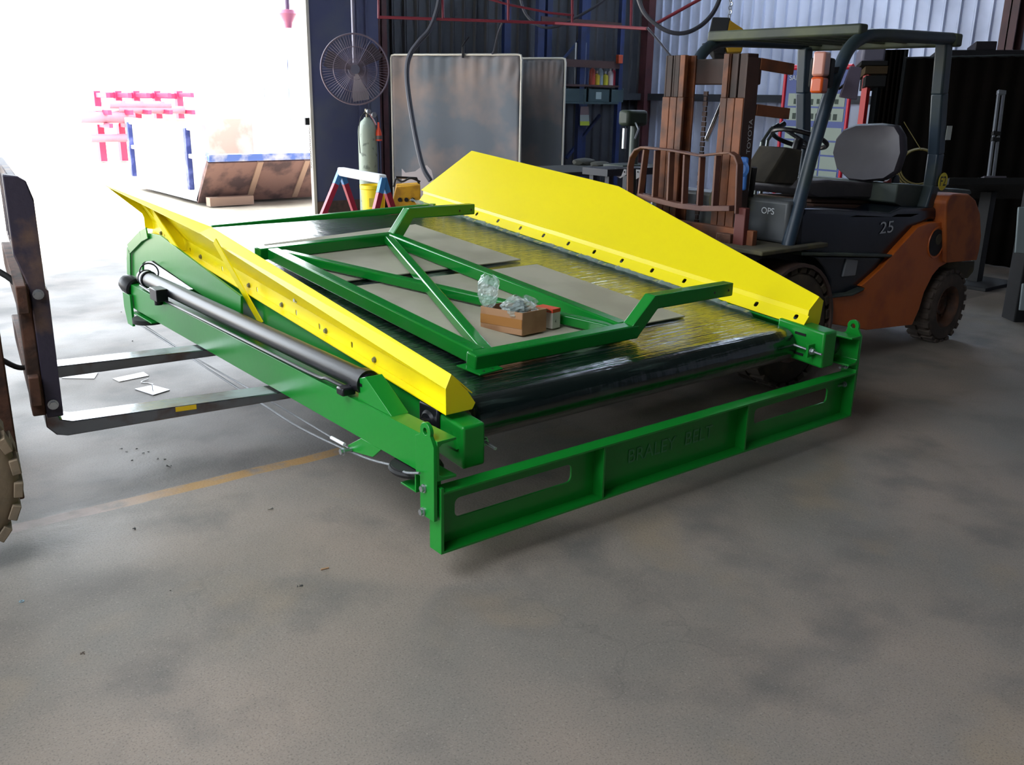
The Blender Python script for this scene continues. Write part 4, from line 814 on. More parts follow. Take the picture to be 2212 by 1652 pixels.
# welder
wq = PX(878, 396, D=10.95); ZW = wq.z-.43; wl = thing('welding_machine', 'yellow welding machine with three dark knobs beside the yellow drum', 'welder', (wq.x, wq.y, 0))
wd = (V((CAM.x, CAM.y, 0))-V((wq.x, wq.y, 0))).normalized(); wsd = wd.cross(UZ)
def W(a, d, z): return V((wq.x, wq.y, ZW))-wsd*a+wd*d+UZ*z
WY = mat('welder_yellow', '#d29b16', .5, col2='#a9770f', scale=8)
hx = [(-.16, 0), (.12, 0), (.12, .10), (.16, .24), (.12, .41), (-.16, .43)]
MB().prism([W(-a, .18, z+.0) for a, z in hx], -wd*.36).build('case', WY, wl, bevel=.01)
MB().obox(W(0, 0, -.03), wsd*.17, wd*.19, UZ*.02).build('trolley_deck', BLACK, wl, bevel=.005)
for a in (-.13, .13):
    for d in (-.14, .14): MB().bar(W(a, d, -.04), W(a, d, -ZW+.05), .02, .02, tuple(wd)).cyl(W(a-.015, d, -ZW+.05), W(a+.015, d, -ZW+.05), .05, 14).build('trolley_wheel', BLACK, wl)
for i in range(3): MB().cyl(W(.10-i*.075-.03, .18, .26), W(.10-i*.075-.03, .205, .26), .024, 14).build('knob', BLACK, wl)
MB().obox(W(.08, .183, .08), wsd*.05, wd*.004, UZ*.02).obox(W(-.07, .183, .08), wsd*.05, wd*.004, UZ*.02).build('name_plate', BLACK, wl)
MB().tube([W(.15, 0, .42), W(.12, 0, .49), W(-.12, 0, .50), W(-.15, 0, .42)], .014, 8).build('handle', BLACK, wl)
MB().tube(smooth_path([W(.16, .1, .46), W(.05, .12, .50), W(-.05, .12, .46), W(-.12, .1, .49), W(-.15, .12, .40)]), .012, 7).build('cable', RUBB, wl)
# sheet of white card and wad behind the welder
cq = [PX(u, v, D=11.55) for u, v in ((868, 445), (868, 364), (876, 373), (897, 370), (910, 360), (922, 357), (932, 368), (936, 384), (936, 445))]
tag(MB().plate(cq, .006).build('white_board', mat('white_board', '#bdb3b5', .7), smooth=0), 'torn pale board leaning upright behind the welding machine', 'board')
# welding screens
CANV = mat('canvas_grey_green', '#666d76', .75, col2='#94847e', scale=1.3, lo=.42, hi=.62, bump=.15, bscale=6)
PIPE = mat('pale_pipe', '#c9c6bc', .4, .3)
def screen(label, pa, pb, zt, zb, hole=None):
    a, b2 = V(pa), V(pb); t_ = thing('welding_screen', label, 'screen', ((a.x+b2.x)/2, (a.y+b2.y)/2, 0), 'canvas welding screens behind the conveyor')
    nz = (b2-a).cross(UZ).normalized(); L_ = (b2-a).length; d = (b2-a).normalized()
    pth = [a+UZ*.02, a+UZ*(zt-.04), a+d*.01+UZ*(zt-.01), a+d*.05+UZ*zt, b2-d*.05+UZ*zt, b2-d*.01+UZ*(zt-.01), b2+UZ*(zt-.05), b2+UZ*.02]
    MB().tube(pth, .015, 10).build('frame', PIPE, t_)
    for e in (a, b2): MB().bar(e-nz*.25+UZ*.015, e+nz*.25+UZ*.015, .03, .03).build('foot', PIPE, t_)
    n1, n2 = 46, 40; vs = []; fs = []
    for j in range(n2+1):
        for i in range(n1+1):
            s_ = i/n1; q_ = j/n2; edge = max(0, 1-4*abs(q_-1)); k = .012*math.sin(s_*19+q_*3)*(.4+q_*.6)+.02*math.sin(s_*5+2*q_)*(1-q_*.5)+edge*.012*math.sin(s_*70)
            if s_ > .75: k += .018*math.sin((s_+ (1-q_)*.5)*60)*max(0, q_-.75)*4*(s_-.75)*4
            vs.append(a+d*(.02+s_*(L_-.04))+UZ*(zb+(zt-.015-zb)*q_)+nz*k)
    for j in range(n2):
        for i in range(n1): fs.append((j*(n1+1)+i, j*(n1+1)+i+1, (j+1)*(n1+1)+i+1, (j+1)*(n1+1)+i))
    cl = MB().add(vs, fs).build('canvas', CANV, t_, smooth=60); so = cl.modifiers.new('thick', 'SOLIDIFY'); so.thickness = .004
    return t_
SA_, SB2 = PX(845, 122, D=12.0), PX(1127, 114, D=11.3)
sc1 = screen('wide canvas welding screen standing behind the yellow board, black clamp on its top rail', (SA_.x, SA_.y, 0), (SB2.x, SB2.y, 0), (SA_.z+SB2.z)/2-.0, .30)
SC_, SD_ = PX(1075, 128, D=12.5), PX(1222, 126, D=12.1)
sc2 = screen('narrow visible canvas welding screen, partly hidden behind the wide one', (SC_.x, SC_.y, 0), (SD_.x, SD_.y, 0), SD_.z, .30)
# number painted on the canvas and a clamp on top
cm = MB(); k1 = PX(1000, 105, D=11.55); cl_ = thing('spring_clamp', 'black spring clamp gripping the top rail of the wide welding screen', 'clamp', k1-V((0, 0, .1)))
MB().obox(k1+V((0, 0, -.04)), V((.012, -.01, 0)), V((.008, .01, 0)), V((0, 0, .07))).build('jaw', BLACK, cl_, bevel=.004); MB().bar(k1+V((-.02, 0, .02)), k1+V((.06, -.05, .14)), .02, .02).build('handle', BLACK, cl_, bevel=.004)
# black welding hose hanging down
hz_ = [PX(u, v, D=10.9) for u, v in ((952, -60), (948, 5), (930, 60), (905, 90), (886, 118), (879, 150), (882, 200), (893, 270), (905, 330), (915, 365), (930, 390))]
tag(MB().tube(smooth_path(hz_, 6), .030, 9).build('welding_hose', mat('dark_hose', '#3b3d48', .5)), 'thick black hose hanging from the red boom down past the welding screen', 'hose')
# red swing boom overhead
REDP = mat('red_boom_paint', '#6e1c2d', .5)
bm_ = thing('boom_frame', 'red tubular boom frame overhead carrying hoses', 'boom', PX(1100, 48, D=10.9)-V((0, 0, .2)))
def bt(pl, r, D_=10.9): MB().tube([PX(u, v, D=(D_ if len(q_) == 0 else q_[0])) for u, v, *q_ in pl], r, 8).build('boom_tube', REDP, bm_)
bt(((818, 37), (1000, 43), (1200, 50), (1398, 62, 9.6)), .017); bt(((818, -40), (818, 40)), .016); bt(((955, -40), (957, 43)), .017); bt(((1098, -40), (1098, 47)), .017); bt(((1237, -40), (1236, 52)), .017)
bt(((1365, -40), (1363, 60)), .016); bt(((1030, -10), (1098, 10), (1190, 28), (1240, 33)), .013); bt(((1410, 55, 9.6), (1500, 5, 9.4), (1590, -45, 9.2)), .017, 9.6); bt(((818, 10, 10.9), (818, -60, 10.9)), .016)
# swag hoses
def swag(pts, r, label, mt=None, cat='hose'): return tag(MB().tube(smooth_path(pts, 6), r, 8).build('swag_hose' if cat == 'hose' else 'cable', mt or mat('dark_hose', '#3b3d48', .5)), label, cat)
swag([PX(u, v, D=9.3) for u, v in ((1370, -30), (1390, 25), (1420, 55), (1450, 70), (1480, 71), (1510, 58), (1535, 35), (1552, 5), (1562, -30))], .022, 'black hose sagging in a loop in front of the bright corrugated wall')
swag([PX(u, v, D=9.5) for u, v in ((1398, 60), (1420, 85), (1448, 120), (1470, 150))], .012, 'thin black cable running down to the forklift mast top', cat='cable')
swag([PX(u, v, D=11.2) for u, v in ((1120, -20), (1135, 30), (1170, 58), (1210, 55), (1250, 35), (1300, 5), (1340, -30))], .016, 'black hose looped under the red boom above the second screen')
swag([PX(u, v, D=d) for u, v, d in ((1085, 49, 10.9), (1075, 75, 11.1), (1066, 112, 11.4), (1060, 117, 11.48))], .012, 'short black cable dropping from the boom to the screen top', cat='cable')
# ================================================================== RACK AND SHELVES IN THE CORNER
BLU = mat('rack_blue', '#0f2350', .5, col2='#0b1a3c', scale=3); DKG = mat('dark_green_bin', '#2c4044', .6); BRN = mat('dark_brown_beam', '#3a211d', .7)
rk = thing('storage_rack', 'blue upright storage rack with dark shelves in the corner behind the screens', 'rack', (8.3, 8.0, 0))
YRk = 8.15
def rx(u, v): return PX(u, v, Y=YRk)
for u, ww in ((1170, .06), (1262, .05), (1346, .04)):
    p = rx(u, 60); MB().box(p.x-ww, p.x+ww, YRk, YRk+.07, 0, 3.4).build('upright', BLU, rk, bevel=.004); MB().box(p.x-ww, p.x+ww, YRk+.75, YRk+.82, 0, 3.4).build('upright', BLU, rk, bevel=.004)
xa, xb = rx(1168, 60).x, rx(1342, 60).x; zs = PX(1280, 183, Y=YRk).z
MB().box(xa, xb, YRk-.01, YRk+.82, zs-.03, zs).build('shelf', BRN, rk); MB().box(xa, xb, YRk-.01, YRk+.05, PX(1280, 140, Y=YRk).z-.04, PX(1280, 135, Y=YRk).z+.03).build('beam', BRN, rk)
MB().box(xa, xb, YRk-.02, YRk+.7, zs-.27, zs-.24).build('shelf', DKG, rk); MB().box(xa, xb, YRk-.01, YRk+.04, 2.55, 2.62).build('beam', BRN, rk)
MB().obox((rx(1335, 128).x, YRk-.03, rx(1335, 128).z), V((.045, 0, 0)), V((0, .03, 0)), V((0, 0, .06))).build('orange_connector', mat('orange_connector', '#a23f22', .5), rk, bevel=.005)
MB().bar(rx(1262, 345)+V((0, .4, 0)), rx(1335, 250)+V((0, .4, 0)), .04, .04).build('rack_brace', BLU, rk); MB().bar(rx(1215, 175)+V((0, .4, 0)), rx(1300, 75)+V((0, .4, 0)), .03, .03).build('rack_brace', BLU, rk)
# bins on the lower shelf
for i, (u0, u1, lab) in enumerate(((1214, 1268, 'dark green parts bin at the left of the corner shelf'), (1270, 1318, 'dark green parts bin with a pale label on the corner shelf'), (1320, 1348, 'dark green parts bin at the right of the corner shelf'))):
    pa, pb = rx(u0, 200), rx(u1, 200); t_ = thing('parts_bin', lab, 'bin', ((pa.x+pb.x)/2, YRk+.15, zs-.24), 'parts bins on the corner shelf')
    MB().box(pa.x+.01, pb.x-.01, YRk-.0, YRk+.02, zs-.24, zs-.06).box(pa.x+.01, pa.x+.02, YRk, YRk+.4, zs-.24, zs-.04).box(pb.x-.02, pb.x-.01, YRk, YRk+.4, zs-.24, zs-.04).box(pa.x+.01, pb.x-.01, YRk+.38, YRk+.4, zs-.24, zs-.04).box(pa.x+.01, pb.x-.01, YRk, YRk+.4, zs-.24, zs-.23).build('bin_body', DKG, t_, bevel=.003)
    if i == 1: MB().box(pa.x+.16, pa.x+.27, YRk-.003, YRk+.0, zs-.20, zs-.10).build('label', mat('pale_tag', '#8b9a9a', .6), t_)
# bottles and tubes on the upper shelf
bots = ((1279, 158, .30, '#a5402f', 'red plastic bottle at the left of the bottles on the corner shelf'), (1289, 166, .20, '#b8a024', 'yellow bottle next to the red one on the corner shelf'), (1296, 156, .30, '#7f8c94', 'grey spray can in the middle of the corner shelf'),
        (1307, 166, .20, '#b4ab2a', 'yellow tub right of the grey spray can'), (1318, 158, .27, '#c9bcc0', 'white and pink squeeze bottle on the corner shelf'), (1325, 157, .28, '#c4455a', 'red and white squeeze bottle on the corner shelf'), (1332, 160, .25, '#d8cfd2', 'white bottle with red band at the right end of the corner shelf'))
for u, v, h, colr, lab in bots:
    p = PX(u, 180, Y=YRk+.12); t_ = thing('bottle', lab, 'bottle', (p.x, p.y, zs), 'bottles on the corner shelf'); r_ = .045
    MB().lathe([(0, 0), (r_, 0), (r_, h*.62), (r_*.85, h*.7), (r_*.3, h*.78), (r_*.3, h*.84)], (p.x, p.y, zs), (0, 0, 1), 14).build('bottle_body', mat('bottle_'+colr[1:], colr, .4), t_)
    MB().lathe([(r_*.34, h*.82), (r_*.34, h), (0, h)], (p.x, p.y, zs), (0, 0, 1), 10).build('bottle_cap', mat('white_cap', '#d5d2d4', .4), t_)
for i, (u, vt) in enumerate(((1242, 92), (1250, 85), (1256, 95), (1261, 92))):
    p = PX(u, 181, Y=YRk+.10); q_ = PX(u, vt, Y=YRk+.10); o = tag(MB().cyl((p.x, p.y, zs+.001), (p.x, p.y, q_.z), .022, 10).build('metal_tube', mat('grey_tube', '#8e949c', .35, .6)), 'slim grey metal tube standing upright at the left end of the corner shelf', 'tube', 'tubes on the corner shelf')
# hanging tag on the rack
tg = [PX(u, v, Y=YRk-.05) for u, v in ((1253, 248), (1272, 248), (1273, 271), (1253, 271))]
ht = thing('hanging_tag', 'grey tag with a yellow-green foot hanging below the corner shelf', 'tag', tg[2])
MB().plate(tg, .004).build('card', mat('tag_grey', '#767d7c', .7), ht); q_ = [PX(u, v, Y=YRk-.052) for u, v in ((1253, 262), (1273, 262), (1273, 271), (1253, 271))]; MB().plate(q_, .004).build('yellow_foot', mat('yellow_green', '#8f9c20', .6), ht)
MB().plate([PX(u, v, Y=YRk-.049) for u, v in ((1254, 230), (1271, 230), (1272, 248), (1253, 248))], .004).build('upper_card', mat('tag_brown', '#5b4a4a', .7), ht)
MB().cyl(PX(1262, 230, Y=YRk-.049), PX(1262, 205, Y=YRk-.049), .002, 6).build('string', RUBB, ht)
# bench with clutter
BEN = mat('dark_bench', '#141618', .8, col2='#1d1e1c', scale=5)
bn = thing('workbench', 'dark steel workbench below the corner shelf', 'bench', (7.4, 6.6, 0)); zb_ = .86
pa, pb = PX(1150, 350, Z=zb_), PX(1372, 352, Z=zb_)
x0b, x1b = min(pa.x, pb.x), max(pa.x, pb.x); y0b = 6.1
bench_c = PX(1290, 362, Z=zb_); x0b, x1b, y0b, y1b = bench_c.x-1.0, bench_c.x+1.0, bench_c.y-.35, bench_c.y+.45
MB().box(x0b, x1b, y0b, y1b, zb_-.04, zb_).build('bench_top', BEN, bn, bevel=.004); MB().box(x0b+.02, x1b-.02, y0b+.02, y1b-.02, .1, .13).build('bench_shelf', BEN, bn)
for x in (x0b+.04, x1b-.04):
    for y in (y0b+.04, y1b-.04): MB().box(x-.03, x+.03, y-.03, y+.03, 0, zb_-.04).build('leg', BEN, bn)
for u, v, s_, lab in ((1262, 352, .06, 'low heap of grey rags on the dark workbench at left'), (1296, 356, .05, 'crumpled pale rag in the middle of the dark workbench')):
    p = PX(u, v, Z=zb_+.02); t_ = blob((p.x, p.y, zb_+s_*.5), (s_*2.2, s_*1.4, s_*.62), int(u), .4, 'rag', mat('rag_grey', '#34352f', .85), None, 2); tag(t_, lab, 'rag')
# clear plastic guarded green machine (pedestal grinder)
gq = PX(1350, 380, Z=.9); gm = thing('drill_press', 'dark green pedestal drill beside the forklift backrest', 'drill', (gq.x+.3, gq.y+.2, 0)); gxx, gyy = gq.x+.35, gq.y+.25
GM = mat('dark_machine_green', '#16241a', .6, col2='#1f2e1a', scale=5)
MB().box(gxx-.25, gxx+.25, gyy-.2, gyy+.2, 0, .08).build('base', GM, gm, bevel=.01); MB().cyl((gxx, gyy, .08), (gxx, gyy, 1.35), .045, 16).build('column', mat('column_grey', '#3a4240', .4, .4), gm)
MB().box(gxx-.16, gxx+.10, gyy-.07, gyy+.07, 1.32, 1.46).build('head', GM, gm, bevel=.03); MB().box(gxx-.26, gxx+.0, gyy-.13, gyy+.13, .95, .98).build('table', GM, gm, bevel=.004); MB().cyl((gxx-.13, gyy, 1.3), (gxx-.13, gyy, 1.12), .022, 12).build('spindle', STEEL, gm)
MB().tube([(gxx-.1, gyy-.1, 1.35), (gxx-.16, gyy-.2, 1.30), (gxx-.25, gyy-.25, 1.22)], .008, 6).build('feed_handle', STEEL, gm)
# two shiny bracket plates on a dark stand
for k, (px, lab) in enumerate(((((1328, 364), (1353, 366), (1353, 377), (1340, 385), (1327, 378)), 'shiny pentagonal bracket plate, the left one of the pair beside the forklift backrest'), (((1374, 366), (1389, 367), (1388, 379), (1374, 387)), 'shiny bracket plate behind the forklift backrest, right of its twin'))):
    pp = [PX(u, v, D=8.15) for u, v in px]; t_ = thing('bracket_plate', lab, 'bracket', sum(pp, V())/len(pp)-V((0, 0, .05)), 'shiny bracket plates')
    MB().plate(pp, .008).build('plate', mat('bright_alloy', '#d8dade', .35, .1), t_, smooth=0)
    for u, v in ((px[0][0]+4, px[0][1]+5), (px[1][0]-4, px[1][1]+5)): q_ = PX(u, v, D=8.13); MB().cyl(q_, q_+FW*.006, .006, 8).build('bolt_hole_shade', hol, t_)
sd0 = PX(1360, 372, D=8.17); tag(MB().box(sd0.x-.25, sd0.x+.32, sd0.y+.02, sd0.y+.34, sd0.z-.03, sd0.z+.03).box(sd0.x-.2, sd0.x-.15, sd0.y+.05, sd0.y+.1, 0, sd0.z-.03).box(sd0.x+.22, sd0.x+.27, sd0.y+.05, sd0.y+.1, 0, sd0.z-.03).box(sd0.x-.2, sd0.x-.15, sd0.y+.25, sd0.y+.3, 0, sd0.z-.03).box(sd0.x+.22, sd0.x+.27, sd0.y+.25, sd0.y+.3, 0, sd0.z-.03).build('machine_stand', mat('stand_navy', '#0c1220', .6)), 'dark navy steel stand carrying the two shiny bracket plates', 'stand')
# hanging hoist pendant box
hb = thing('chain_hoist', 'grey and yellow chain hoist block hanging in front of the bright wall', 'hoist', PX(1570, 100, D=8.3))
def HP(u, v, d=8.3): return PX(u, v, D=d)
hf = [HP(1539, 36), (HP(1581, 37)), HP(1568, 98), HP(1527, 92)]
front = [HP(*q_) for q_ in ((1539, 36), (1578, 37), (1567, 97), (1526, 92))]
MB().prism(front, (FW+RI*.25)*.25).build('hoist_case', mat('hoist_grey', '#34363a', .5), hb, bevel=.01)
MB().prism([HP(*q_) for q_ in ((1526, 92), (1567, 97), (1566, 117), (1542, 116))], (FW+RI*.25)*.22).build('hoist_lower', DARK, hb, bevel=.01)
MB().prism([HP(*q_) for q_ in ((1576, 42), (1606, 62), (1609, 82), (1603, 112), (1572, 112), (1566, 95))], FW*.06).build('yellow_side_plate', mat('hoist_yellow', '#a8831c', .5), hb, bevel=.01)
MB().bar(HP(1518, 98), HP(1545, 90), .03, .03).build('hoist_lever', DARK, hb, bevel=.005); MB().plate([HP(*q_, 8.28) for q_ in ((1555, 86), (1563, 87), (1562, 93), (1554, 92))], .004).build('white_label', TRW, hb)
m_ = MB(); p = HP(1575, 40)
for i in range(48): m_.torus(p+UZ*(.02+i*.034)+V((.012*(i % 2), 0, 0)), (1, 0, 0) if i % 2 else (0, 1, 0), .017, .005, 8, 5)
m_.build('chain', STEEL, hb)
# ================================================================== RIGHT BACKGROUND: chart board, curtains, gauge, cards
XP = 8.2
def XPp(u, v, dx=0): return PX(u, v, X=XP+dx)
pbd = thing('chart_board', 'blue and white wall chart on a red framed board behind the forklift', 'board', (XP, XPp(1740, 200).y, 0))
q0, q1, q2, q3 = XPp(1690, 148), XPp(1835, 140), XPp(1835, 370), XPp(1668, 365); yl, yr = XPp(1689, 250).y, XPp(1830, 250).y; zt_, zb2 = q0.z, q3.z-.1
MB().box(XP, XP+.02, yr, yl, zb2, zt_).build('panel', mat('chart_blue', '#1d3a86', .5), pbd, smooth=0)
MB().cyl((XP, yl, 0), (XP, yl, zt_+.02), .022, 12).build('frame_post', mat('bright_red', '#c81a36', .4), pbd); MB().cyl((XP, yr, 0), (XP, yr, zt_+.02), .022, 12).build('frame_post', MATS['bright_red'], pbd)
MB().cyl((XP, yl, zt_+.01), (XP, yr, zt_+.01), .03, 12).build('frame_rail', MATS['bright_red'], pbd)
PAP = mat('chart_paper', '#8d9a90', .6); hh = zt_-zb2
for r_ in range(6):
    for c_ in range(3 if r_ > 1 else 1):
        ya = yl-.07-(yl-yr-.1)*c_/(3 if r_ > 1 else 1); yb_ = yl-.07-(yl-yr-.1)*(c_+1)/(3 if r_ > 1 else 1)+.02
        za = zt_-.28-hh*.128*r_-(.05 if r_ > 1 else 0)
        MB().box(XP-.004, XP, yb_, ya, za-hh*.112, za).build('chart_cell', PAP, pbd, smooth=0)
text('chart_title', 'SAFETY CHECK', mat('chart_white', '#b7c3d0', .6), pbd, (XP-.004, yl-.06, zt_-.13), (0, -1, 0), (0, 0, 1), (yl-yr)*.62, .001)
m_ = MB(); rr = random.Random(3)
for r_ in range(2):
    for i in range(8):
        y = yl-.15-i*(yl-yr-.25)/8; z = zt_-.36-hh*.128*r_; m_.box(XP-.006, XP-.004, y-.03-.03*rr.random(), y, z-.03-.02*rr.random(), z+.02)
m_.build('chart_marks', mat('chart_ink', '#2c3b34', .7), pbd, smooth=0)
# dark curtains on pipe frames
CUR = mat('dark_welding_curtain', '#070605', .95, col2='#0b0807', scale=2, spec=.03)
def curtain(label, a, b2, zt, nfold):
    a, b2 = V(a), V(b2); t_ = thing('welding_curtain', label, 'curtain', ((a.x+b2.x)/2, (a.y+b2.y)/2, 0), 'dark welding curtains behind the forklift'); d = (b2-a); L_ = d.length; d.normalize(); nz = d.cross(UZ)
    vs = []; fs = []; n1, n2 = 120, 6
    for j in range(n2+1):
        for i in range(n1+1): s_ = i/n1; vs.append(a+d*s_*L_+UZ*(.01+(zt-.012)*j/n2)+nz*(.016*math.sin(s_*nfold*6.28+.4*math.sin(s_*9))))
    for j in range(n2):
        for i in range(n1): fs.append((j*(n1+1)+i, j*(n1+1)+i+1, (j+1)*(n1+1)+i+1, (j+1)*(n1+1)+i))
    c_ = MB().add(vs, fs).build('curtain_sheet', CUR, t_, smooth=60); so = c_.modifiers.new('thick', 'SOLIDIFY'); so.thickness = .004
    MB().tube([a+UZ*.0, a+UZ*zt, b2+UZ*zt, b2+UZ*.0], .02, 10).build('frame', mat('dark_pipe', '#15181a', .9, spec=.1), t_); return t_
ca, cb_ = PX(1962, 105, D=9.7), PX(2300, 125, D=8.6)
curtain('long dark curtain filling the right side behind the cab guard', (ca.x, ca.y, 0), (cb_.x, cb_.y, 0), PX(2150, 122, D=9.1).z, 9)
cc, ce = PX(1905, 108, D=9.9), PX(1958, 112, D=9.75)
curtain('short dark curtain seen through the forklift cab', (cc.x, cc.y, 0), (ce.x, ce.y, 0), cc.z, 5)
# tool cupboard behind the seat
XC2, YC2 = PX(1880, 130, D=9.3).x, PX(1880, 130, D=9.3).y
cpb = thing('tool_stand', 'dark steel stand with a red post seen through the forklift cab', 'stand', (XC2, YC2, 0))
for u, mt_ in ((1872, 'red_post'), (1895, 'dark_pipe')):
    p = PX(u, 180, D=9.3); MB().box(p.x-.03, p.x+.03, p.y-.03, p.y+.03, 0, PX(u, 162, D=9.3).z).build('post', mat(mt_, '#b01c1c' if mt_ == 'red_post' else '#2f3438', .5), cpb)
p = PX(1885, 158, D=9.3); MB().obox(p, RI*.11, FW*.1, UZ*.035).build('ochre_beam', mat('ochre_beam', '#3f3018', .7), cpb)
p = PX(1885, 180, D=9.3); MB().obox(p, RI*.10, FW*.08, UZ*.05).build('clamp_block', DARK, cpb)
p = PX(1880, 123, D=9.3); lv = thing('lavender_drum', 'pale lavender plastic container on top of the tool stand', 'container', p-V((0, 0, .08))); MB().obox(p, RI*.12, FW*.1, UZ*.085).build('container_body', mat('lavender_plastic', '#6b6a7c', .5), lv, bevel=.03)
bt_ = PX(1887, 145, D=9.3); MB().obox(PX(1880, 144, D=9.3), RI*.13, FW*.11, UZ*.02).build('tray', DARK, cpb)
# purple box on top of the curtains, column side
p = PX(2120, 106, D=9.6); tag(MB().obox(p, RI*.11, FW*.1, UZ*.045).build('dark_crate', mat('dark_purple', '#241f2a', .6), bevel=.01), 'dark purple crate showing above the long curtain', 'crate')
tag(MB().obox(p-V((0, 0, .045+.55)), RI*.5, FW*.12, UZ*.55).box(p.x-.2, p.x+.2, p.y-.1, p.y+.1, 0, p.z-1.1).build('steel_cabinet', mat('cabinet_black', '#17171b', .6), bevel=.01), 'black steel cabinet hidden behind the long curtain', 'cabinet')
# height gauge on block
gA, gB = PX(2163, 200, D=8.2), PX(2140, 385, D=8.2)
hg = thing('height_gauge', 'tall silver slotted gauge bar on a dark block at right', 'gauge', (gB.x, gB.y, gB.z-.1))
sd_ = (gA-gB).normalized().cross(FW).normalized()
for o_ in (-.022, .022): MB().bar(gB+sd_*o_, gA+sd_*o_, .016, .03, FW).build('rail', mat('gauge_silver', '#8f959d', .35, .6), hg)
for k in (0, .45, .52, 1): q_ = gB.lerp(gA, k); MB().obox(q_, sd_*.034, FW*.02, (gA-gB).normalized()*.018).build('clamp', MATS['gauge_silver'] if k in (0, 1) else DARK, hg, bevel=.003)
q_ = PX(2140, 391, D=8.2); MB().obox(q_, RI*.10, FW*.08, DN*.028).build('block', mat('block_grey', '#55515a', .6), hg, bevel=.006)
tag(MB().obox(q_+V((0, 0, -.035-.03)), RI*.5, FW*.3, UZ*.03).box(q_.x-.05, q_.x+.05, q_.y-.05, q_.y+.05, 0, q_.z-.09).box(q_.x-.3, q_.x+.3, q_.y-.25, q_.y+.25, 0, .03).build('surface_table', mat('table_black', '#121315', .7), bevel=.004), 'black pedestal table under the silver height gauge', 'table')
# white panels at the right edge
for u0, v0, u1, v1, lab in ((2196, 447, 2260, 546, 'upper white plastic panel at the right edge of the view'), (2205, 612, 2270, 670, 'lower white plastic panel at the right edge, near the floor')):
    q_ = [PX(u0+3, v0, D=6.8), PX(u1+3, v0+2, D=6.8), PX(u1-6, v1+4, D=6.8), PX(u0-4, v1, D=6.8)]; tag(MB().plate(q_, .02).build('plastic_sheet', mat('white_panel', '#8d9a9e', .5), bevel=.006), lab, 'panel')
tag(MB().obox(PX(2245, 560, D=6.95), RI*.16, FW*.1, UZ*.62).build('cart_frame', mat('cart_black', '#121317', .7), bevel=.01), 'black cabinet cart behind the white panels at the right edge', 'cart')
# yellow cord coil hanging behind the seat
cq_ = PX(1985, 360, D=9.2); m_ = MB()
for i in range(4): m_.torus(cq_+V((.02*i, .015*i, -.01*i)), FW+RI*(.3+.1*i), .17+.012*i, .008, 30, 6)
m_.cyl(cq_+V((0, 0, .16)), cq_+V((.05, .25, .42)), .004, 6)
tag(m_.build('extension_cord', mat('ochre_cord', '#544a18', .6)), 'coil of dull yellow cord hanging on the dark curtain behind the seat', 'cord')
# ================================================================== OUTSIDE IN THE YARD
SKW = mat('chalky_white_blue', '#cfd0da', .7, col2='#b4bfd8', scale=2.5, lo=.5, hi=.75, bump=.1, bscale=10); SKB = mat('skip_blue', '#22306f', .6, col2='#5c65a5', scale=6, lo=.5, hi=.7); SKR = mat('skip_rust', '#7a5e58', .85, col2='#4b3b3d', scale=4, bump=.3, bscale=12)
sk = thing('skip_bin', 'white and blue rusty skip bin standing outside the door', 'skip', (4.3, 13.0, 0))
xs0, xs1, ys0, ys1 = 3.34, 5.45, 10.62, 14.0
zt_ = PX(405, 268, X=xs0).z
MB().prism([V((xs0, ys0+.05, .75)), V((xs0, ys0+.5, .04)), V((xs0, ys1, .04)), V((xs0, ys1, zt_)), V((xs0, ys0+.05, zt_))], (.06, 0, 0)).build('side_wall', SKW, sk)
MB().prism([V((xs1, ys0+.05, .75)), V((xs1, ys0+.5, .04)), V((xs1, ys1, .04)), V((xs1, ys1, zt_)), V((xs1, ys0+.05, zt_))], (.06, 0, 0)).build('side_wall', SKW, sk)
MB().box(xs0, xs1, ys1-.06, ys1, .12, zt_).build('rear_wall', mat('skip_inside', '#c49a8a', .8, col2='#d8c8bc', scale=2, lo=.4, hi=.6), sk); MB().box(xs0, xs1, ys0+.5, ys1, .1, .16).build('skip_floor', SKR, sk)
zr_ = PX(540, 347, Y=ys0).z; MB().plate([V((xs0, ys0, zr_)), V((xs1, ys0, zr_)), V((xs1, ys0+.52, .04)), V((xs0, ys0+.52, .04))], .06).build('sloping_end', SKR, sk)
MB().box(xs0, xs1, ys0-.06, ys0+.03, zr_, zr_+.10).build('end_rim', mat('rim_blue', '#5b78c2', .6, col2='#c3c6d2', scale=5), sk, bevel=.01)
MB().box(xs0-.05, xs0+.02, ys0, ys1, zt_-.08, zt_+.02).build('side_rim', SKW, sk, bevel=.01); MB().box(xs0-.05, xs0+.02, ys0, ys1, zt_*.58, zt_*.58+.06).build('side_rim', SKW, sk, bevel=.01)
for y in (11.2, 13.8): MB().box(xs0-.07, xs0, y, y+.10, .2, zt_-.05).build('rib', SKB, sk, bevel=.01)
for x in (xs0+.72, xs0+1.45): MB().plate([V((x, ys0-.02, zr_)), V((x+.08, ys0-.02, zr_)), V((x+.08, ys0+.48, .06)), V((x, ys0+.48, .06))], .07).build('end_rib', mat('rib_tan', '#9c8272', .8), sk)
MB().box(xs0+.35, xs1-.25, ys0+.28, ys0+.34, .42, .50).build('lift_bar', MATS['rib_tan'], sk, bevel=.01); MB().box(xs0+.05, xs0+.7, ys0+.15, ys0+.3, .0, .12).build('timber_chock', MATS['rib_tan'], sk)
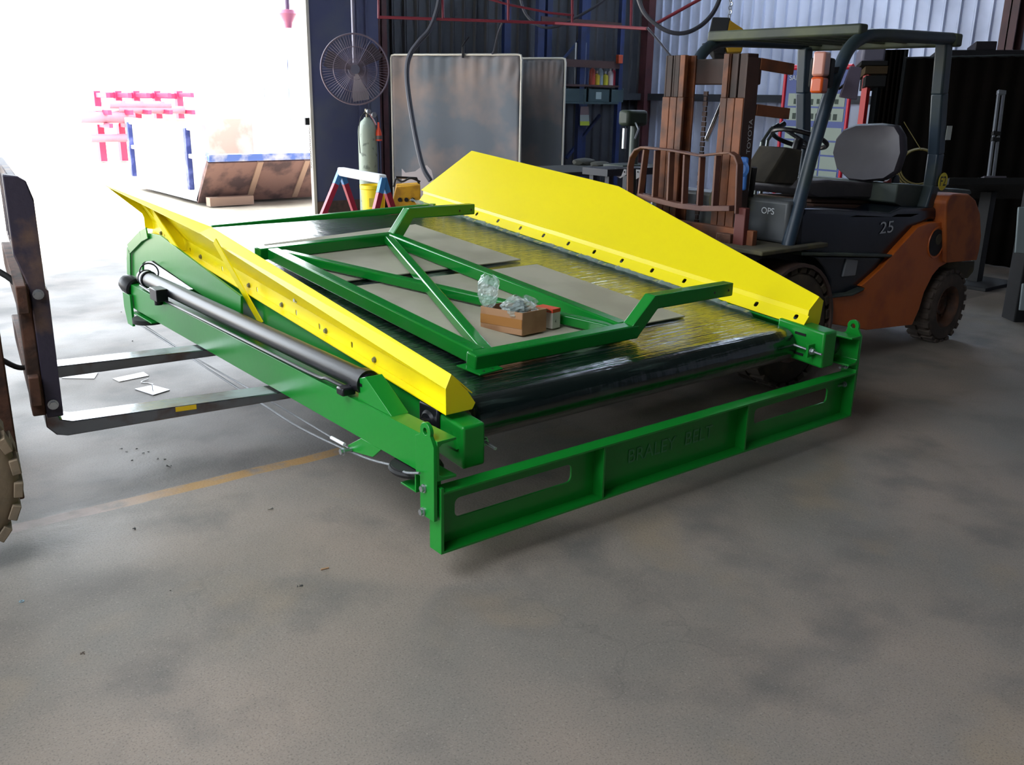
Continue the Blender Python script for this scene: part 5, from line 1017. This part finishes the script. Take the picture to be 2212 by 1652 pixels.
# red cantilever rack with pipes
YK = 20.5; RKR = mat('yard_rack_red', '#b8264f', .5); PNK = mat('pink_primed_steel', '#9c6f80', .6, col2='#8a6272', scale=2); WHT = mat('white_box_section', '#d8d8dc', .5)
rr_ = thing('cantilever_rack', 'red steel rack in the yard loaded with long pipes', 'rack', (6.5, YK, 0))
for u in (207, 253, 292, 337, 385):
    p = PX(u, 200, Y=YK); zt2 = PX(u, 196, Y=YK).z; MB().box(p.x-.07, p.x+.07, YK-.1, YK+.1, 0, zt2).build('column', RKR, rr_)
    for v in (198, 234, 262): zz = PX(u, v, Y=YK).z; MB().box(p.x-.04, p.x+.04, YK-.9, YK, zz-.12, zz-.02).build('arm', RKR, rr_)
pa, pb = PX(200, 199, Y=YK), PX(392, 203, Y=YK); MB().box(pa.x, pb.x, YK-.04, YK+.04, pa.z-.12, pa.z).build('top_beam', RKR, rr_)
for k, (ua, va, ub, vb, r_, mt_, lab) in enumerate(((235, 224, 368, 230, .09, PNK, 'upper round pipe with an open dark end on the red yard rack'), (255, 234, 398, 240, .085, PNK, 'long pink primed beam lying on the middle arms of the red rack'), (172, 234, 260, 236, .05, WHT, 'white box section at the left of the middle arms'),
    (172, 250, 290, 257, .13, PNK, 'thick dark pink pipe on the lower arms of the red rack'), (180, 262, 255, 266, .05, WHT, 'white box section below the thick pipe on the red rack'), (195, 293, 280, 303, .09, PNK, 'pink beam lying lowest beside the foot of the red rack'))):
    a, b2 = PX(ua, va, Y=YK-.45), PX(ub, vb, Y=YK-.45); b2.z = a.z = (a.z+b2.z)/2
    t_ = thing('steel_pipe', lab, 'pipe', (a+b2)/2-V((0, 0, r_)), 'long steel stock on the yard rack'); MB().cyl(a, b2, r_, 14).build('pipe_body', mt_, t_); MB().cyl(b2, b2+V((.01, 0, 0)), r_*.85, 14).build('dark_end', mat('dark_end', '#2b2440', .7), t_)
# white shipping container and downpipe
YQ = 19.5; ca_ = PX(565, 125, Y=YQ); cb2 = PX(660, 262, Y=YQ)
ct = thing('shipping_container', 'pale grey stacked shipping container beside the door edge outside', 'container', (ca_.x+1.2, YQ+1.2, 0))
CTM = mat('container_white', '#c3cad6', .6)
MB().box(ca_.x, ca_.x+2.6, YQ, YQ+2.4, 0, ca_.z+.02).build('container_body', CTM, ct, bevel=.02)
for u in (566, 628): p = PX(u, 200, Y=YQ-.03); MB().box(p.x-.04, p.x+.04, YQ-.06, YQ, .1, ca_.z).build('corner_post', mat('post_grey_blue', '#8a93ad', .6), ct)
for v in (126, 189, 250):
    for u in (570, 602): p = PX(u, v, Y=YQ-.02); MB().box(p.x, p.x+.20, YQ-.05, YQ, p.z-.22, p.z).build('door_bracket', mat('bracket_lilac', '#9a9cc0', .6), ct)
# hanging pink lamp near the door top
p = PX(622, 40, Y=10.2); lm = thing('yard_lamp', 'pink shaded outdoor lamp bracket high beside the door edge', 'lamp', p-V((0, 0, .2)))
MB().lathe([(0, .12), (.10, .11), (.12, .06), (.06, -.05), (.05, -.12), (0, -.12)], p, (0, 0, 1), 20).build('shade', mat('pink_glaze', '#a8607c', .5), lm); MB().cyl(p+V((0, 0, .1)), p+V((.0, 0, .35)), .03, 10).bar(p+V((0, 0, .33)), V((p.x, YB+.08, p.z+.33)), .05, .05).build('bracket', mat('purple_bracket', '#5b4a66', .6), lm)
